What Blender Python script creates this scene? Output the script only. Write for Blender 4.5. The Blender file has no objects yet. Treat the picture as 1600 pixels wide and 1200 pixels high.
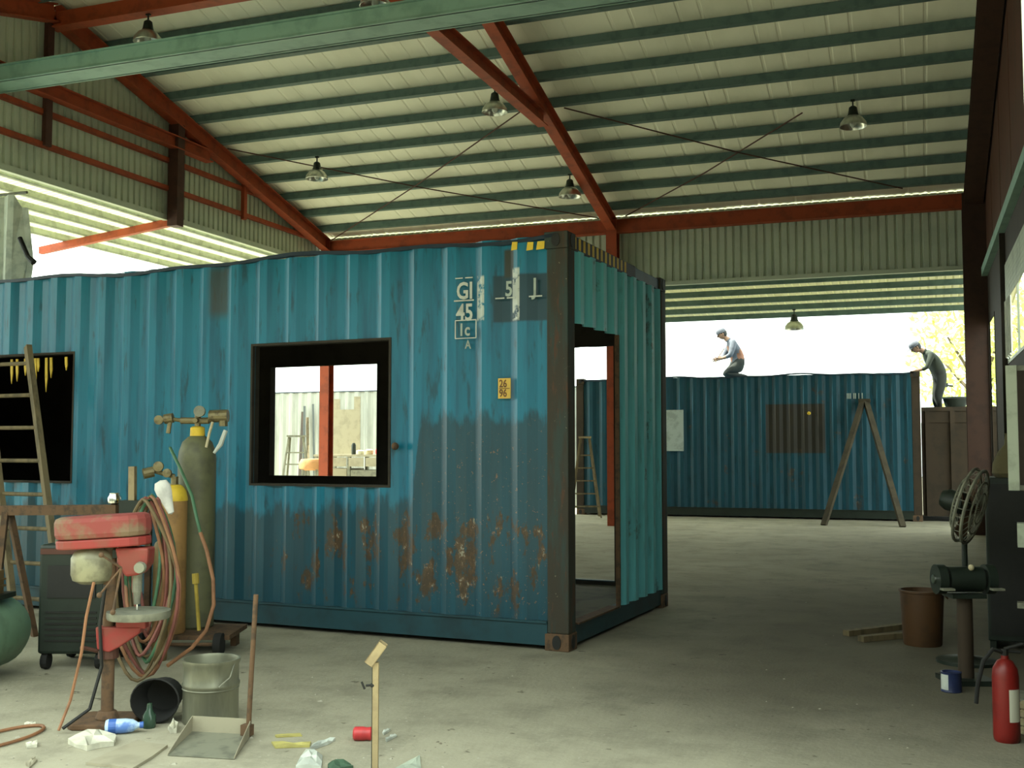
import bpy, bmesh, math, random
from mathutils import Vector, Matrix
random.seed(7)
SC = bpy.context.scene
COL = SC.collection
PI = math.pi

# ------------------------------------------------------------------ camera, sky, exposure
YAW, PITCH, CAMZ, FPX = 0.3545, 0.0601, 1.373, 1711.0
cam = bpy.data.cameras.new('camera'); cam.sensor_width = 36.0; cam.lens = FPX / 1600 * 36
cam.clip_start = 0.05; cam.clip_end = 400
camo = bpy.data.objects.new('camera', cam); COL.objects.link(camo)
camo.location = (0, 0, CAMZ); camo.rotation_euler = (PI / 2 + PITCH, 0, YAW)
SC.camera = camo
w = bpy.data.worlds.new('overcast_sky'); SC.world = w; w.use_nodes = True
bg = w.node_tree.nodes['Background']
bg.inputs[0].default_value = (0.88, 1.0, 0.90, 1); bg.inputs[1].default_value = 2.5
sl = bpy.data.lights.new('sun', 'SUN'); sl.energy = 11.0; sl.angle = math.radians(1.5); sl.color = (0.95, 1.0, 0.84)
so = bpy.data.objects.new('sun', sl); COL.objects.link(so)
so.rotation_euler = Vector((-0.46, -0.02, 0.87)).to_track_quat('Z', 'Y').to_euler()
SC.view_settings.view_transform = 'Standard'; SC.view_settings.look = 'None'
SC.view_settings.gamma = 1.0; SC.view_settings.use_curve_mapping = False
SC.view_settings.exposure = 0.9
SC.cycles.max_bounces = 10; SC.cycles.diffuse_bounces = 6
SC.cycles.use_denoising = True

# ------------------------------------------------------------------ helpers
FWD = Vector((-math.sin(YAW) * math.cos(PITCH), math.cos(YAW) * math.cos(PITCH), math.sin(PITCH)))
RGT = Vector((math.cos(YAW), math.sin(YAW), 0)); UPV = RGT.cross(FWD)
CAM = Vector((0, 0, CAMZ))
def _ray(x, y): return FWD + RGT * ((x - 800) / FPX) + UPV * ((600 - y) / FPX)
def ground(x, y, z=0.0):            # survey of the photograph: point on a level plane
    r = _ray(x, y); return CAM + r * ((z - CAMZ) / r.z)
def atY(x, y, Y):                   # point on an upright plane across the hall
    r = _ray(x, y); return CAM + r * (Y / r.y)

class NT:
    """tiny node-expression helper"""
    def __init__(self, name):
        self.m = bpy.data.materials.new(name); self.m.use_nodes = True
        self.t = self.m.node_tree; self.b = self.t.nodes['Principled BSDF']; self._tc = None
    def n(self, typ, **kw):
        x = self.t.nodes.new(typ)
        for k, v in kw.items(): setattr(x, k, v)
        return x
    def l(self, a, b): self.t.links.new(a, b)
    def put(self, sock, v):
        if isinstance(v, (int, float)): sock.default_value = v
        elif isinstance(v, (tuple, list)): sock.default_value = tuple(v) + ((1,) if len(v) == 3 and len(sock.default_value) == 4 else ())
        else: self.l(v, sock)
    def co(self):
        if not self._tc:
            self._tc = self.n('ShaderNodeTexCoord').outputs['Object']
        return self._tc
    def xyz(self):
        s = self.n('ShaderNodeSeparateXYZ'); self.l(self.co(), s.inputs[0]); return s.outputs
    def op(self, o, a, b=0.0, c=None):
        x = self.n('ShaderNodeMath', operation=o); self.put(x.inputs[0], a); self.put(x.inputs[1], b)
        if c is not None: self.put(x.inputs[2], c)
        return x.outputs[0]
    def noise(self, scale, detail=4.0, stretch=(1, 1, 1), rough=0.6):
        mp = self.n('ShaderNodeMapping'); self.l(self.co(), mp.inputs[0]); mp.inputs['Scale'].default_value = stretch
        x = self.n('ShaderNodeTexNoise'); self.l(mp.outputs[0], x.inputs['Vector'])
        x.inputs['Scale'].default_value = scale; x.inputs['Detail'].default_value = detail; x.inputs['Roughness'].default_value = rough
        return x.outputs['Fac']
    def ss(self, v, a, b):
        x = self.n('ShaderNodeMapRange', interpolation_type='SMOOTHSTEP'); self.put(x.inputs[0], v)
        x.inputs[1].default_value = a; x.inputs[2].default_value = b; return x.outputs[0]
    def mix(self, f, a, b):
        x = self.n('ShaderNodeMix', data_type='RGBA'); self.put(x.inputs[0], f); self.put(x.inputs[6], a); self.put(x.inputs[7], b)
        return x.outputs[2]
    def box(self, v, a, b, e=0.01):          # 1 between a and b
        return self.op('MULTIPLY', self.ss(v, a - e, a + e), self.ss(v, b + e, b - e))
    def col(self, c): self.put(self.b.inputs['Base Color'], c)
    def bump(self, h, strength=0.3, dist=0.01):
        x = self.n('ShaderNodeBump'); x.inputs['Strength'].default_value = strength; x.inputs['Distance'].default_value = dist
        self.l(h, x.inputs['Height']); self.l(x.outputs[0], self.b.inputs['Normal'])

MATS = {}
def mat(name, c, rough=0.6, metal=0.0, c2=None, scale=6.0, lo=0.45, hi=0.65, stretch=(1, 1, 1), bump=0.0, bscale=40.0, spec=0.4, alpha=None, trans=0.0):
    if name in MATS: return MATS[name]
    t = NT(name); t.b.inputs['Roughness'].default_value = rough; t.b.inputs['Metallic'].default_value = metal
    t.b.inputs['Specular IOR Level'].default_value = spec
    if c2 is None: c2 = tuple(x * 0.72 for x in c)
    f = t.ss(t.noise(scale, 5, stretch), lo, hi); t.col(t.mix(f, c, c2))
    if bump: t.bump(t.noise(bscale, 4), bump, 0.005)
    if trans: t.b.inputs['Transmission Weight'].default_value = trans
    MATS[name] = t.m; return t.m

class MB:
    """collects shapes into one mesh"""
    def __init__(self): self.v = []; self.f = []; self.mi = []; self.cur = 0
    def add(self, vs, fs):
        o = len(self.v); self.v += [tuple(p) for p in vs]; self.f += [tuple(i + o for i in f) for f in fs]; self.mi += [self.cur] * len(fs); return self
    def box(self, a, b, M=None):
        x0, y0, z0 = a; x1, y1, z1 = b
        vs = [(x0,y0,z0),(x1,y0,z0),(x1,y1,z0),(x0,y1,z0),(x0,y0,z1),(x1,y0,z1),(x1,y1,z1),(x0,y1,z1)]
        if M is not None: vs = [tuple(M @ Vector(p)) for p in vs]
        return self.add(vs, [(0,3,2,1),(4,5,6,7),(0,1,5,4),(1,2,6,5),(2,3,7,6),(3,0,4,7)])
    def cbox(self, c, s, M=None):
        return self.box([c[i] - s[i] / 2 for i in range(3)], [c[i] + s[i] / 2 for i in range(3)], M)
    def bar(self, p, q, wdt, hgt=None, up=(0, 0, 1)):       # rectangular bar from p to q
        p = Vector(p); q = Vector(q); hgt = hgt or wdt; d = (q - p).normalized()
        u = Vector(up)
        if abs(d.dot(u)) > 0.98: u = Vector((1, 0, 0))
        s = d.cross(u).normalized(); t = s.cross(d).normalized()
        vs = []
        for c in (p, q):
            for a, b in ((-1,-1),(1,-1),(1,1),(-1,1)): vs.append(c + s * (a * wdt / 2) + t * (b * hgt / 2))
        return self.add(vs, [(0,1,2,3),(7,6,5,4),(0,4,5,1),(1,5,6,2),(2,6,7,3),(3,7,4,0)])
    def tube(self, pts, r, n=8, cap=True, closed=False):
        pts = [Vector(p) for p in pts]; m = len(pts); rs = r if isinstance(r, (list, tuple)) else [r] * m
        vs = []; prev = None
        for i, p in enumerate(pts):
            a = pts[(i - 1) % m] if (closed or i > 0) else p; b = pts[(i + 1) % m] if (closed or i < m - 1) else p
            d = (b - a).normalized()
            if prev is None:
                u = d.cross(Vector((0, 0, 1)))
                if u.length < 1e-3: u = d.cross(Vector((1, 0, 0)))
                u.normalize()
            else:
                u = prev - d * prev.dot(d)
                u = u.normalized() if u.length > 1e-5 else d.orthogonal().normalized()
            prev = u; w_ = d.cross(u)
            for k in range(n):
                t = 2 * PI * k / n; vs.append(p + (u * math.cos(t) + w_ * math.sin(t)) * rs[i])
        fs = []
        for i in range(m if closed else m - 1):
            j = (i + 1) % m
            for k in range(n):
                l = (k + 1) % n; fs.append((i*n+k, i*n+l, j*n+l, j*n+k))
        if cap and not closed: fs += [tuple(range(n))[::-1], tuple((m - 1) * n + k for k in range(n))]
        return self.add(vs, fs)
    def lathe(self, prof, n=24, c=(0, 0, 0), M=None, sx=1.0, sy=1.0):   # prof: (r, z)
        vs = []; fs = []; m = len(prof)
        for r, z in prof:
            for k in range(n):
                t = 2 * PI * k / n; p = Vector((r * math.cos(t) * sx, r * math.sin(t) * sy, z))
                if M is not None: p = M @ p
                vs.append(p + Vector(c))
        for i in range(m - 1):
            for k in range(n):
                l = (k + 1) % n; fs.append((i*n+k, i*n+l, (i+1)*n+l, (i+1)*n+k))
        if prof[0][0] > 1e-4: fs.append(tuple(range(n))[::-1])
        if prof[-1][0] > 1e-4: fs.append(tuple((m - 1) * n + k for k in range(n)))
        return self.add(vs, fs)
    def prism(self, poly, z0, z1, M=None):                  # polygon in xy, extruded along z
        n = len(poly); vs = [(x, y, z0) for x, y in poly] + [(x, y, z1) for x, y in poly]
        if M is not None: vs = [tuple(M @ Vector(p)) for p in vs]
        fs = [tuple(range(n))[::-1], tuple(range(n, 2 * n))] + [(i, (i+1) % n, n + (i+1) % n, n + i) for i in range(n)]
        return self.add(vs, fs)
    def ball(self, c, r, n=12, s=(1, 1, 1)):
        prof = [(max(1e-5, r * math.sin(PI * i / 8)), -r * math.cos(PI * i / 8)) for i in range(9)]
        vs = []; b = MB(); b.lathe(prof, n)
        return self.add([(c[0] + p[0] * s[0], c[1] + p[1] * s[1], c[2] + p[2] * s[2]) for p in b.v], b.f)
    def build(self, name, m, parent=None, label=None, smooth=False, bevel=0.0, solid=0.0, weld=False):
        me = bpy.data.meshes.new(name); me.from_pydata(self.v, [], self.f)
        ms = m if isinstance(m, (list, tuple)) else [m]
        for x in ms: me.materials.append(x)
        if len(ms) > 1: me.polygons.foreach_set('material_index', self.mi)
        bm = bmesh.new(); bm.from_mesh(me)
        if weld: bmesh.ops.remove_doubles(bm, verts=bm.verts, dist=1e-4)
        bmesh.ops.recalc_face_normals(bm, faces=bm.faces); bm.to_mesh(me); bm.free()
        if smooth:
            me.polygons.foreach_set('use_smooth', [True] * len(me.polygons))
            try: me.set_sharp_from_angle(angle=math.radians(40))
            except Exception: pass
        o = bpy.data.objects.new(name, me); COL.objects.link(o)
        if parent is not None: o.parent = parent
        if label: o['label'] = label
        if bevel:
            b = o.modifiers.new('edge', 'BEVEL'); b.width = bevel; b.segments = 2; b.limit_method = 'ANGLE'
        if solid:
            s = o.modifiers.new('sheet', 'SOLIDIFY'); s.thickness = solid; s.offset = 0
        return o
def empty(name, loc=(0, 0, 0), rotz=0.0):
    o = bpy.data.objects.new(name, None); COL.objects.link(o); o.location = loc; o.rotation_euler = (0, 0, rotz); o.empty_display_size = 0.2
    return o
def tag(o, label, cat=None, group=None, kind=None):
    o['label'] = label
    if cat: o['category'] = cat
    if group: o['group'] = group
    if kind: o['kind'] = kind
    return o
def struct(o, label=None):
    o['kind'] = 'structure'
    if label: o['label'] = label
    return o
def thing(name, label, cat, loc=(0, 0, 0), rotz=0.0, group=None):
    return tag(empty(name, loc, rotz), label, cat, group)
def dup(root, loc, rotz=None, label=None):
    r = root.copy(); COL.objects.link(r); r.location = loc
    if rotz is not None: r.rotation_euler = (0, 0, rotz)
    if label: r['label'] = label
    for ch in list(root.children):
        c = ch.copy(); COL.objects.link(c); c.parent = r
        for g in list(ch.children):
            d = g.copy(); COL.objects.link(d); d.parent = c
    return r
def share(src, name, parent, loc=(0, 0, 0)):
    o = bpy.data.objects.new(name, src.data); COL.objects.link(o); o.parent = parent; o.location = loc
    for m in src.modifiers:
        if m.type == 'BEVEL':
            b = o.modifiers.new('edge', 'BEVEL'); b.width = m.width; b.segments = m.segments; b.limit_method = 'ANGLE'
    return o
def lettering(txt, size, m, parent, M, name='lettering', ext=0.0015):
    cu = bpy.data.curves.new('txt', 'FONT'); cu.body = txt; cu.size = size; cu.extrude = ext; cu.align_x = 'LEFT'; cu.resolution_u = 3; cu.offset = size * .022
    o = bpy.data.objects.new('txt', cu); COL.objects.link(o)
    dg = bpy.context.evaluated_depsgraph_get(); me = bpy.data.meshes.new_from_object(o.evaluated_get(dg))
    bpy.data.objects.remove(o); me.transform(M @ Matrix.Diagonal((.8, 1, 1, 1))); me.materials.clear(); me.materials.append(m)
    r = bpy.data.objects.new(name, me); COL.objects.link(r); r.parent = parent
    return r

# ------------------------------------------------------------------ materials
red_steel = mat('red_oxide_steel', (0.36, 0.062, 0.018), 0.65, c2=(0.25, 0.045, 0.014), scale=5)
shaded_frame_m = mat('shaded_red_frame', (0.042, 0.016, 0.008), 0.7)  # shaded copy of the frame red, for the unlit right side
dk_red = mat('dark_red_oxide_steel', (0.075, 0.028, 0.018), 0.7)
purlin_m = mat('painted_purlin', (0.10, 0.16, 0.145), 0.6, c2=(0.075, 0.125, 0.115))
roof_m = mat('roof_underside', (0.86, 0.85, 0.70), 0.7, c2=(0.80, 0.79, 0.64), scale=1.6, stretch=(1, .3, 1))
clad_m = mat('grey_green_cladding', (0.52, 0.57, 0.44), 0.65, c2=(0.45, 0.50, 0.39), scale=1.5)
gap_m = mat('lap_shadow_gap', (0.05, 0.06, 0.05), 0.8)
green_beam_m = mat('grey_green_beam', (0.22, 0.36, 0.29), 0.55, c2=(0.17, 0.29, 0.23), scale=3)
redwall_m = mat('red_brown_wall', (0.065, 0.020, 0.009), 0.85, c2=(0.05, 0.018, 0.008), scale=2)
dkwall_m = mat('dark_brown_wall', (0.026, 0.018, 0.011), 0.8, scale=3)
def translucent_mat(nm, ca, cb_, ct_, f):
    t = NT(nm); t.b.inputs['Roughness'].default_value = 0.6
    t.col(t.mix(t.ss(t.noise(2.0, 3), .4, .65), ca, cb_))
    tr = t.n('ShaderNodeBsdfTranslucent'); tr.inputs[0].default_value = ct_ + (1,)
    mx = t.n('ShaderNodeMixShader'); mx.inputs[0].default_value = f
    t.l(t.b.outputs[0], mx.inputs[1]); t.l(tr.outputs[0], mx.inputs[2]); t.l(mx.outputs[0], t.t.nodes['Material Output'].inputs[0]); return t.m
canopy_m = translucent_mat('canopy_sheet', (0.80, 0.79, 0.66), (0.72, 0.71, 0.58), (0.80, 0.78, 0.64), .5)
backcanopy_m = translucent_mat('back_canopy_sheet', (0.80, 0.79, 0.66), (0.72, 0.71, 0.58), (0.70, 0.68, 0.50), .22)
leaf_m = translucent_mat('leaves', (0.42, 0.46, 0.16), (0.34, 0.40, 0.12), (0.50, 0.56, 0.14), .5)
def floor_mat():
    t = NT('dusty_concrete'); t.b.inputs['Roughness'].default_value = 0.9; t.b.inputs['Specular IOR Level'].default_value = 0.2
    big = t.ss(t.noise(0.35, 6), .38, .66); mid = t.ss(t.noise(2.2, 7, rough=.7), .42, .7); fine = t.noise(28, 5, rough=.75)
    c = t.mix(big, (0.36, 0.335, 0.25), (0.29, 0.27, 0.20)); c = t.mix(t.op('MULTIPLY', mid, .55), c, (0.16, 0.15, 0.112))
    c = t.mix(t.ss(fine, .55, .75), c, (0.40, 0.38, 0.295)); c = t.mix(t.ss(t.noise(9, 3), .66, .74), c, (0.12, 0.105, 0.075))
    X, Y, Z = t.xyz(); floor_shade = t.op('MULTIPLY', t.ss(t.op('ADD', X, t.op('MULTIPLY', t.noise(.8, 4), 1.6)), -2.4, .2), t.op('MULTIPLY', t.ss(t.op('ADD', Y, t.op('MULTIPLY', t.noise(.9, 4), 1.2)), 5.2, 7.2), t.op('ADD', .45, t.op('MULTIPLY', t.ss(Y, 13.0, 9.0), .55))))
    c = t.mix(t.op('MULTIPLY', floor_shade, .78), c, (.07, .06, .042))  # shade deeper in the hall and towards the right, painted into the concrete
    t.col(c); t.bump(t.noise(35, 6), .35, .012); return t.m
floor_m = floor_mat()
def container_mat(name, c1, c2, dark, main):
    t = NT(name); t.b.inputs['Roughness'].default_value = 0.33 if main else .5; t.b.inputs['Specular IOR Level'].default_value = 0.42 if main else .22
    X, Y, Z = t.xyz()
    streak = t.noise(3.0, 5, (4, 4, .35)); blot = t.noise(2.3, 6, (1, 1, .8), .7); fine = t.noise(22, 4, (1, 1, .6), .7)
    c = t.mix(t.ss(streak, .40, .68), c1, c2)
    c = t.mix(t.op('MULTIPLY', t.ss(t.noise(6, 4, (3, 3, .5)), .56, .70), .75), c, dark)
    if main:
        # repainted darker area: high at the end bay, lower elsewhere
        thr = t.op('ADD', t.op('ADD', 0.93, t.op('MULTIPLY', t.ss(X, -2.2, -1.6), 0.08)), t.op('MULTIPLY', t.ss(X, -1.24, -1.14), 0.62))
        edge = t.op('MULTIPLY', t.op('SUBTRACT', t.noise(5, 5, (2, 2, .5)), .5), .55)
        low = t.ss(t.op('SUBTRACT', t.op('ADD', thr, edge), Z), -.04, .07)
        low = t.op('MULTIPLY', low, t.op('ADD', .72, t.op('MULTIPLY', streak, .4)))
        c = t.mix(low, c, dark)
        c = t.mix(t.op('MULTIPLY', t.box(X, -.575, -.15, .012), t.box(Z, 2.28, 2.615, .01)), c, tuple(v * .8 for v in dark))
        c = t.mix(t.op('MULTIPLY', t.op('MULTIPLY', t.box(X, -3.10, -2.93, .04), t.box(Z, 2.45, 2.85, .06)), .8), c, (.05, .05, .04))
        c = t.mix(t.op('MULTIPLY', t.box(X, -.50, -.42, .012), t.box(Z, 2.60, 2.80, .012)), c, (.035, .04, .03))
        # white marking paint left on two flutes
        wn = t.ss(t.noise(14, 4), .36, .5)
        a = t.op('MULTIPLY', t.box(X, -.71, -.642, .004), t.box(Z, 2.30, 2.62, .01)); b2 = t.op('MULTIPLY', t.box(X, -.43, -.366, .004), t.box(Z, 2.29, 2.66, .01))
        c = t.mix(t.op('MULTIPLY', t.op('MAXIMUM', a, b2), t.op('MULTIPLY', wn, .85)), c, (.55, .58, .52))
        band = t.op('MULTIPLY', t.box(Z, .30, .90, .12), t.ss(X, -2.75, -1.9))
        rust = t.op('MULTIPLY', t.ss(t.op('ADD', t.noise(4.2, 6, (1.6, 1.6, .7), .75), t.op('MULTIPLY', band, .10)), .60, .66), t.ss(t.op('ADD', band, t.op('MULTIPLY', t.ss(Z, 1.7, .2), .35)), .2, .6))
        fl = t.op('MULTIPLY', t.ss(t.noise(30, 3, rough=.8), .625, .68), t.op('MULTIPLY', t.ss(Z, 1.75, 1.3), t.ss(X, -1.5, -.9)))
    else:
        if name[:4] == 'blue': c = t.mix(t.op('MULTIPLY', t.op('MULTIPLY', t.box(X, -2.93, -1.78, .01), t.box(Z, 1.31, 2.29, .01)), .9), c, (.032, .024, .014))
        rust = t.op('MULTIPLY', t.ss(blot, .60, .68), .7); fl = t.op('MULTIPLY', t.ss(fine, .70, .74), .4)
    rc = t.mix(t.ss(fine, .45, .62), (0.055, 0.036, 0.022), (0.095, 0.055, 0.027))
    c = t.mix(rust, c, rc); c = t.mix(fl, c, (.20, .12, .08))
    pale = t.op('MULTIPLY', t.op('MULTIPLY', t.ss(fine, .60, .68), rust), .8); c = t.mix(pale, c, (.36, .34, .26))
    t.col(c); t.bump(t.noise(18, 5), .12, .006); return t.m
teal_m = container_mat('teal_container_paint', (0.006, 0.160, 0.255), (0.006, 0.112, 0.19), (0.011, 0.054, 0.078), True)
blue_m = container_mat('blue_container_paint', (0.010, 0.062, 0.092), (0.009, 0.048, 0.070), (0.008, 0.030, 0.038), False)
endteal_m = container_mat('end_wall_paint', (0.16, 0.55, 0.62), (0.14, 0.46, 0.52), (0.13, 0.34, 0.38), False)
rail_m = mat('teal_rail_paint', (0.010, 0.050, 0.066), 0.5, c2=(0.009, 0.034, 0.044), scale=3)
toprail_m = mat('dark_blue_top_rail', (0.008, 0.022, 0.04), 0.5)
def post_mat():
    t = NT('rusty_corner_post'); t.b.inputs['Roughness'].default_value = 0.75
    c = t.mix(t.ss(t.noise(3, 5, (3, 3, .5)), .42, .6), (.030, .024, .014), (.022, .038, .033))
    c = t.mix(t.ss(t.noise(5, 6, (3, 3, .4), .75), .54, .62), c, (.065, .028, .012)); c = t.mix(t.ss(t.noise(26, 4, rough=.8), .66, .71), c, (.22, .19, .14))
    t.col(c); t.bump(t.noise(20, 5), .3, .006); return t.m
post_m = post_mat()
rust_m = mat('rusty_steel', (0.12, 0.068, 0.036), 0.85, c2=(0.065, 0.042, 0.026), scale=18)
lining_m = mat('dark_lining', (0.034, 0.028, 0.02), 0.9)
dirtyfloor_m = mat('container_floor', (0.16, 0.15, 0.11), 0.9, c2=(0.10, 0.09, 0.07), scale=4)
black_m = mat('black_paint', (0.012, 0.012, 0.011), 0.6)
dkgreen_m = mat('black_green_enamel', (0.014, 0.022, 0.016), 0.5)
rubber_m = mat('black_rubber', (0.014, 0.014, 0.013), 0.85)
white_m = mat('white_paint', (0.50, 0.53, 0.48), 0.6)
fadewhite_m = mat('faded_white_paint', (0.36, 0.42, 0.38), 0.7)
yellow_m = mat('yellow_paint', (0.70, 0.48, 0.04), 0.6, c2=(0.55, 0.36, 0.03))
sticker_m = mat('amber_sticker', (0.62, 0.40, 0.07), 0.6, c2=(0.55, 0.36, 0.07))
print_m = mat('brown_print', (0.16, 0.075, 0.03), 0.7)
chrome_m = mat('bright_metal', (0.72, 0.73, 0.68), 0.22, 1.0)
alu_m = mat('lamp_reflector', (0.62, 0.64, 0.58), 0.28, 0.9)
galv_m = mat('galvanised_can', (0.26, 0.26, 0.19), 0.42, 0.55, c2=(0.15, 0.15, 0.11), scale=4, stretch=(1, 1, .3))
greysteel_m = mat('grey_steel', (0.20, 0.20, 0.15), 0.6, c2=(0.13, 0.13, 0.10), scale=9)
brass_m = mat('dull_brass', (0.20, 0.165, 0.085), 0.5, 0.5, c2=(0.11, 0.09, 0.05), scale=20)
pressred_m = mat('drill_red_paint', (0.25, 0.030, 0.026), 0.6, c2=(0.20, 0.045, 0.032), scale=7)
dustred_m = mat('dusty_red_cover', (0.21, 0.042, 0.036), 0.75, c2=(0.17, 0.115, 0.07), scale=6, lo=.5, hi=.68)
motor_m = mat('grey_motor', (0.25, 0.24, 0.15), 0.45, 0.2, c2=(0.15, 0.14, 0.09), scale=8)
cylgrey_m = mat('grey_olive_cylinder', (0.125, 0.125, 0.065), 0.55, c2=(0.085, 0.085, 0.05), scale=5)
cylora_m = mat('ochre_cylinder', (0.36, 0.20, 0.07), 0.6, c2=(0.25, 0.14, 0.055), scale=6)
cylbrown_m = mat('brown_cylinder', (0.15, 0.10, 0.04), 0.6)
hosered_m = mat('red_hose', (0.20, 0.065, 0.05), 0.6); hosegreen_m = mat('green_hose', (0.05, 0.13, 0.065), 0.6); hosetan_m = mat('orange_hose', (0.27, 0.125, 0.06), 0.6); hosedk_m = mat('dull_brown_hose', (0.15, 0.105, 0.05), 0.6)
mint_m = mat('mint_tank_paint', (0.15, 0.25, 0.165), 0.45, c2=(0.11, 0.18, 0.12), scale=5)
tan_m = mat('tan_painted_tube', (0.32, 0.25, 0.135), 0.6, c2=(0.25, 0.19, 0.105), scale=12)
wood_m = mat('weathered_wood', (0.17, 0.13, 0.07), 0.85, c2=(0.10, 0.08, 0.045), scale=5, stretch=(3, 3, .6))
darkwood_m = mat('dark_timber', (0.055, 0.043, 0.024), 0.9, c2=(0.035, 0.028, 0.016), scale=5)
pale_m = mat('pale_board', (0.33, 0.30, 0.215), 0.85, c2=(0.27, 0.245, 0.175), scale=5)
paper_m = mat('scrap_paper', (0.60, 0.58, 0.47), 0.9)
plastic_m = mat('clear_plastic', (0.55, 0.58, 0.52), 0.3)
canred_m = mat('red_can', (0.52, 0.045, 0.05), 0.35)
bluewhite_m = mat('blue_white_plastic', (0.42, 0.56, 0.72), 0.35, c2=(0.10, 0.20, 0.52), scale=6, lo=.5, hi=.6); darkblue_m = mat('blue_label', (0.05, 0.13, 0.42), 0.35)
ltgrey_m = mat('light_grey_enamel', (0.40, 0.44, 0.34), 0.5); cream_m = mat('cream_enamel', (0.50, 0.43, 0.27), 0.6)
brownbin_m = mat('brown_bin', (0.085, 0.040, 0.015), 0.6, c2=(0.06, 0.03, 0.013)); extred_m = mat('extinguisher_red', (0.20, 0.012, 0.009), 0.4)
palecont_m = mat('off_white_container_paint', (0.34, 0.35, 0.31), 0.6, c2=(0.26, 0.27, 0.24), scale=2, stretch=(2, 2, .4))
skip_m = mat('rust_brown_skip', (0.04, 0.026, 0.015), 0.85, c2=(0.028, 0.02, 0.012), scale=4)
panelgrey_m = mat('pale_blue_grey_sheet', (0.40, 0.47, 0.46), 0.6)
skin_m = mat('skin', (0.30, 0.17, 0.11), 0.6); greyshirt_m = mat('grey_shirt', (0.13, 0.14, 0.17), 0.9); orange_m = mat('orange_vest', (0.26, 0.12, 0.075), 0.85)
trouser_m = mat('dark_trousers', (0.035, 0.038, 0.034), 0.9); olive_m = mat('dark_olive_jacket', (0.035, 0.042, 0.032), 0.9); cap_m = mat('grey_cap', (0.12, 0.125, 0.15), 0.9)
bark_m = mat('bark', (0.12, 0.09, 0.06), 0.9)
tarp_m = mat('pale_tarpaulin', (0.52, 0.54, 0.45), 0.8)

# ------------------------------------------------------------------ floor and yard
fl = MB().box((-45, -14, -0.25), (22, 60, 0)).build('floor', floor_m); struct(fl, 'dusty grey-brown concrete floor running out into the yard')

# ------------------------------------------------------------------ hall: roof
XL, XM, XR, YB, YF, YR = -11.2, -5.2, 0.86, 19.4, 3.75, 11.8
SL = 0.257
def zraf(y): return 5.50 + SL * (YB - YR) - SL * abs(y - YR)        # rafter centre line
def zroof(y): return zraf(y) + 0.26
ceil_ = struct(empty('ceiling', (0, 0, 0)), 'pale pitched steel roof seen from below')
x = XL - 0.25; k = 0
while x < XR + 0.6:
    wd = 0.92; dz = 0.004 * (k % 2); tw = 0.007
    for (y0, y1) in ((YR, YB + 0.35), (YF - 0.35, YR)):
        m = MB(); xa, xb = x + 0.003, x + wd + 0.02
        def ed(xx, yy, up=0.0): return (xx, yy, zroof(min(max(yy, YF - .5), YB + .5)) + dz + up)
        prof = [(xa, 0), (xa + .29, 0), (xa + .305, tw), (xa + .335, tw), (xa + .35, 0), (xa + .58, 0), (xa + .595, tw), (xa + .625, tw), (xa + .64, 0), (xb, 0)]
        vs = [ed(a, y0, b) for a, b in prof] + [ed(a, y1, b) for a, b in prof]; n = len(prof)
        m.add(vs, [(i, i + 1, n + i + 1, n + i) for i in range(n - 1)])
        m.build('roof_sheet', roof_m, ceil_, solid=0.003)
    x += wd; k += 1
pur = None
ys = [19.02 - 0.684 * i for i in range(11)]; ys += [2 * YR - y for y in ys]; ys += [3.9]
for y in ys:
    z0 = zraf(y) + 0.125
    if pur is None:
        pur = MB().box((XL - .2, -.032, 0), (XR + .35, .032, .12)).box((XL - .2, .03, 0), (XR + .35, .085, .012)).build('purlin', purlin_m, ceil_); pur.location = (0, y, z0)
    else: share(pur, 'purlin', ceil_, (0, y, z0))
rb = MB().box((XL - .1, 11.83, 7.29), (XR + .1, 11.97, 7.49)).box((XL - .1, 11.80, 7.27), (XR + .1, 12.0, 7.29)).build('ridge_beam', red_steel, ceil_, 'red oxide beam under the ridge')

# ------------------------------------------------------------------ portal frames
def ibeam(m, p, q, b, h, up=(0, 0, 1), tf=0.016, tw=0.012):
    p = Vector(p); q = Vector(q); d = (q - p).normalized(); s = d.cross(Vector(up)).normalized(); t = s.cross(d).normalized()
    m.bar(p + t * (h / 2 - tf / 2), q + t * (h / 2 - tf / 2), b, tf, up); m.bar(p - t * (h / 2 - tf / 2), q - t * (h / 2 - tf / 2), b, tf, up); m.bar(p, q, tw, h - 2 * tf, up); return m
def portal(xp, tie, label, cw=.20, m_=None):
    r = struct(empty('portal_frame', (xp, 0, 0)), label)
    m_ = m_ or red_steel
    for yc in (YB, YF):
        zt = zraf(yc) + .1; a, b = -.10, -.10 + cw
        MB().box((a, yc - .11, 0), (b, yc - .09, zt)).box((a, yc + .09, 0), (b, yc + .11, zt)).box(((a + b) / 2 - .008, yc - .1, 0), ((a + b) / 2 + .008, yc + .1, zt)).build('column', m_, r)
        s = 1 if yc == YB else -1
        ibeam(MB(), (cw / 2 - .1, yc + s * .1, zraf(yc + s * .1)), (cw / 2 - .1, YR, zraf(YR)), max(.17, cw * .8), 0.25).build('rafter', m_, r)
    if tie: ibeam(MB(), (0, YR - 3.6, 6.335), (0, YR + 3.6, 6.335), 0.16, 0.20).build('collar_tie', red_steel, r)
    return r
portal(XL + .03, True, 'red oxide portal frame against the gable end')
portal(XM, True, 'red oxide portal frame in the middle of the roof')
fr3 = portal(XR, False, 'red portal frame coloured dark for the shade beside the right-hand wall', .36, shaded_frame_m)
gb = struct(empty('crane_beam', (0, 0, 0)), 'long grey-green box beam slung under the collar ties')
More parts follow.
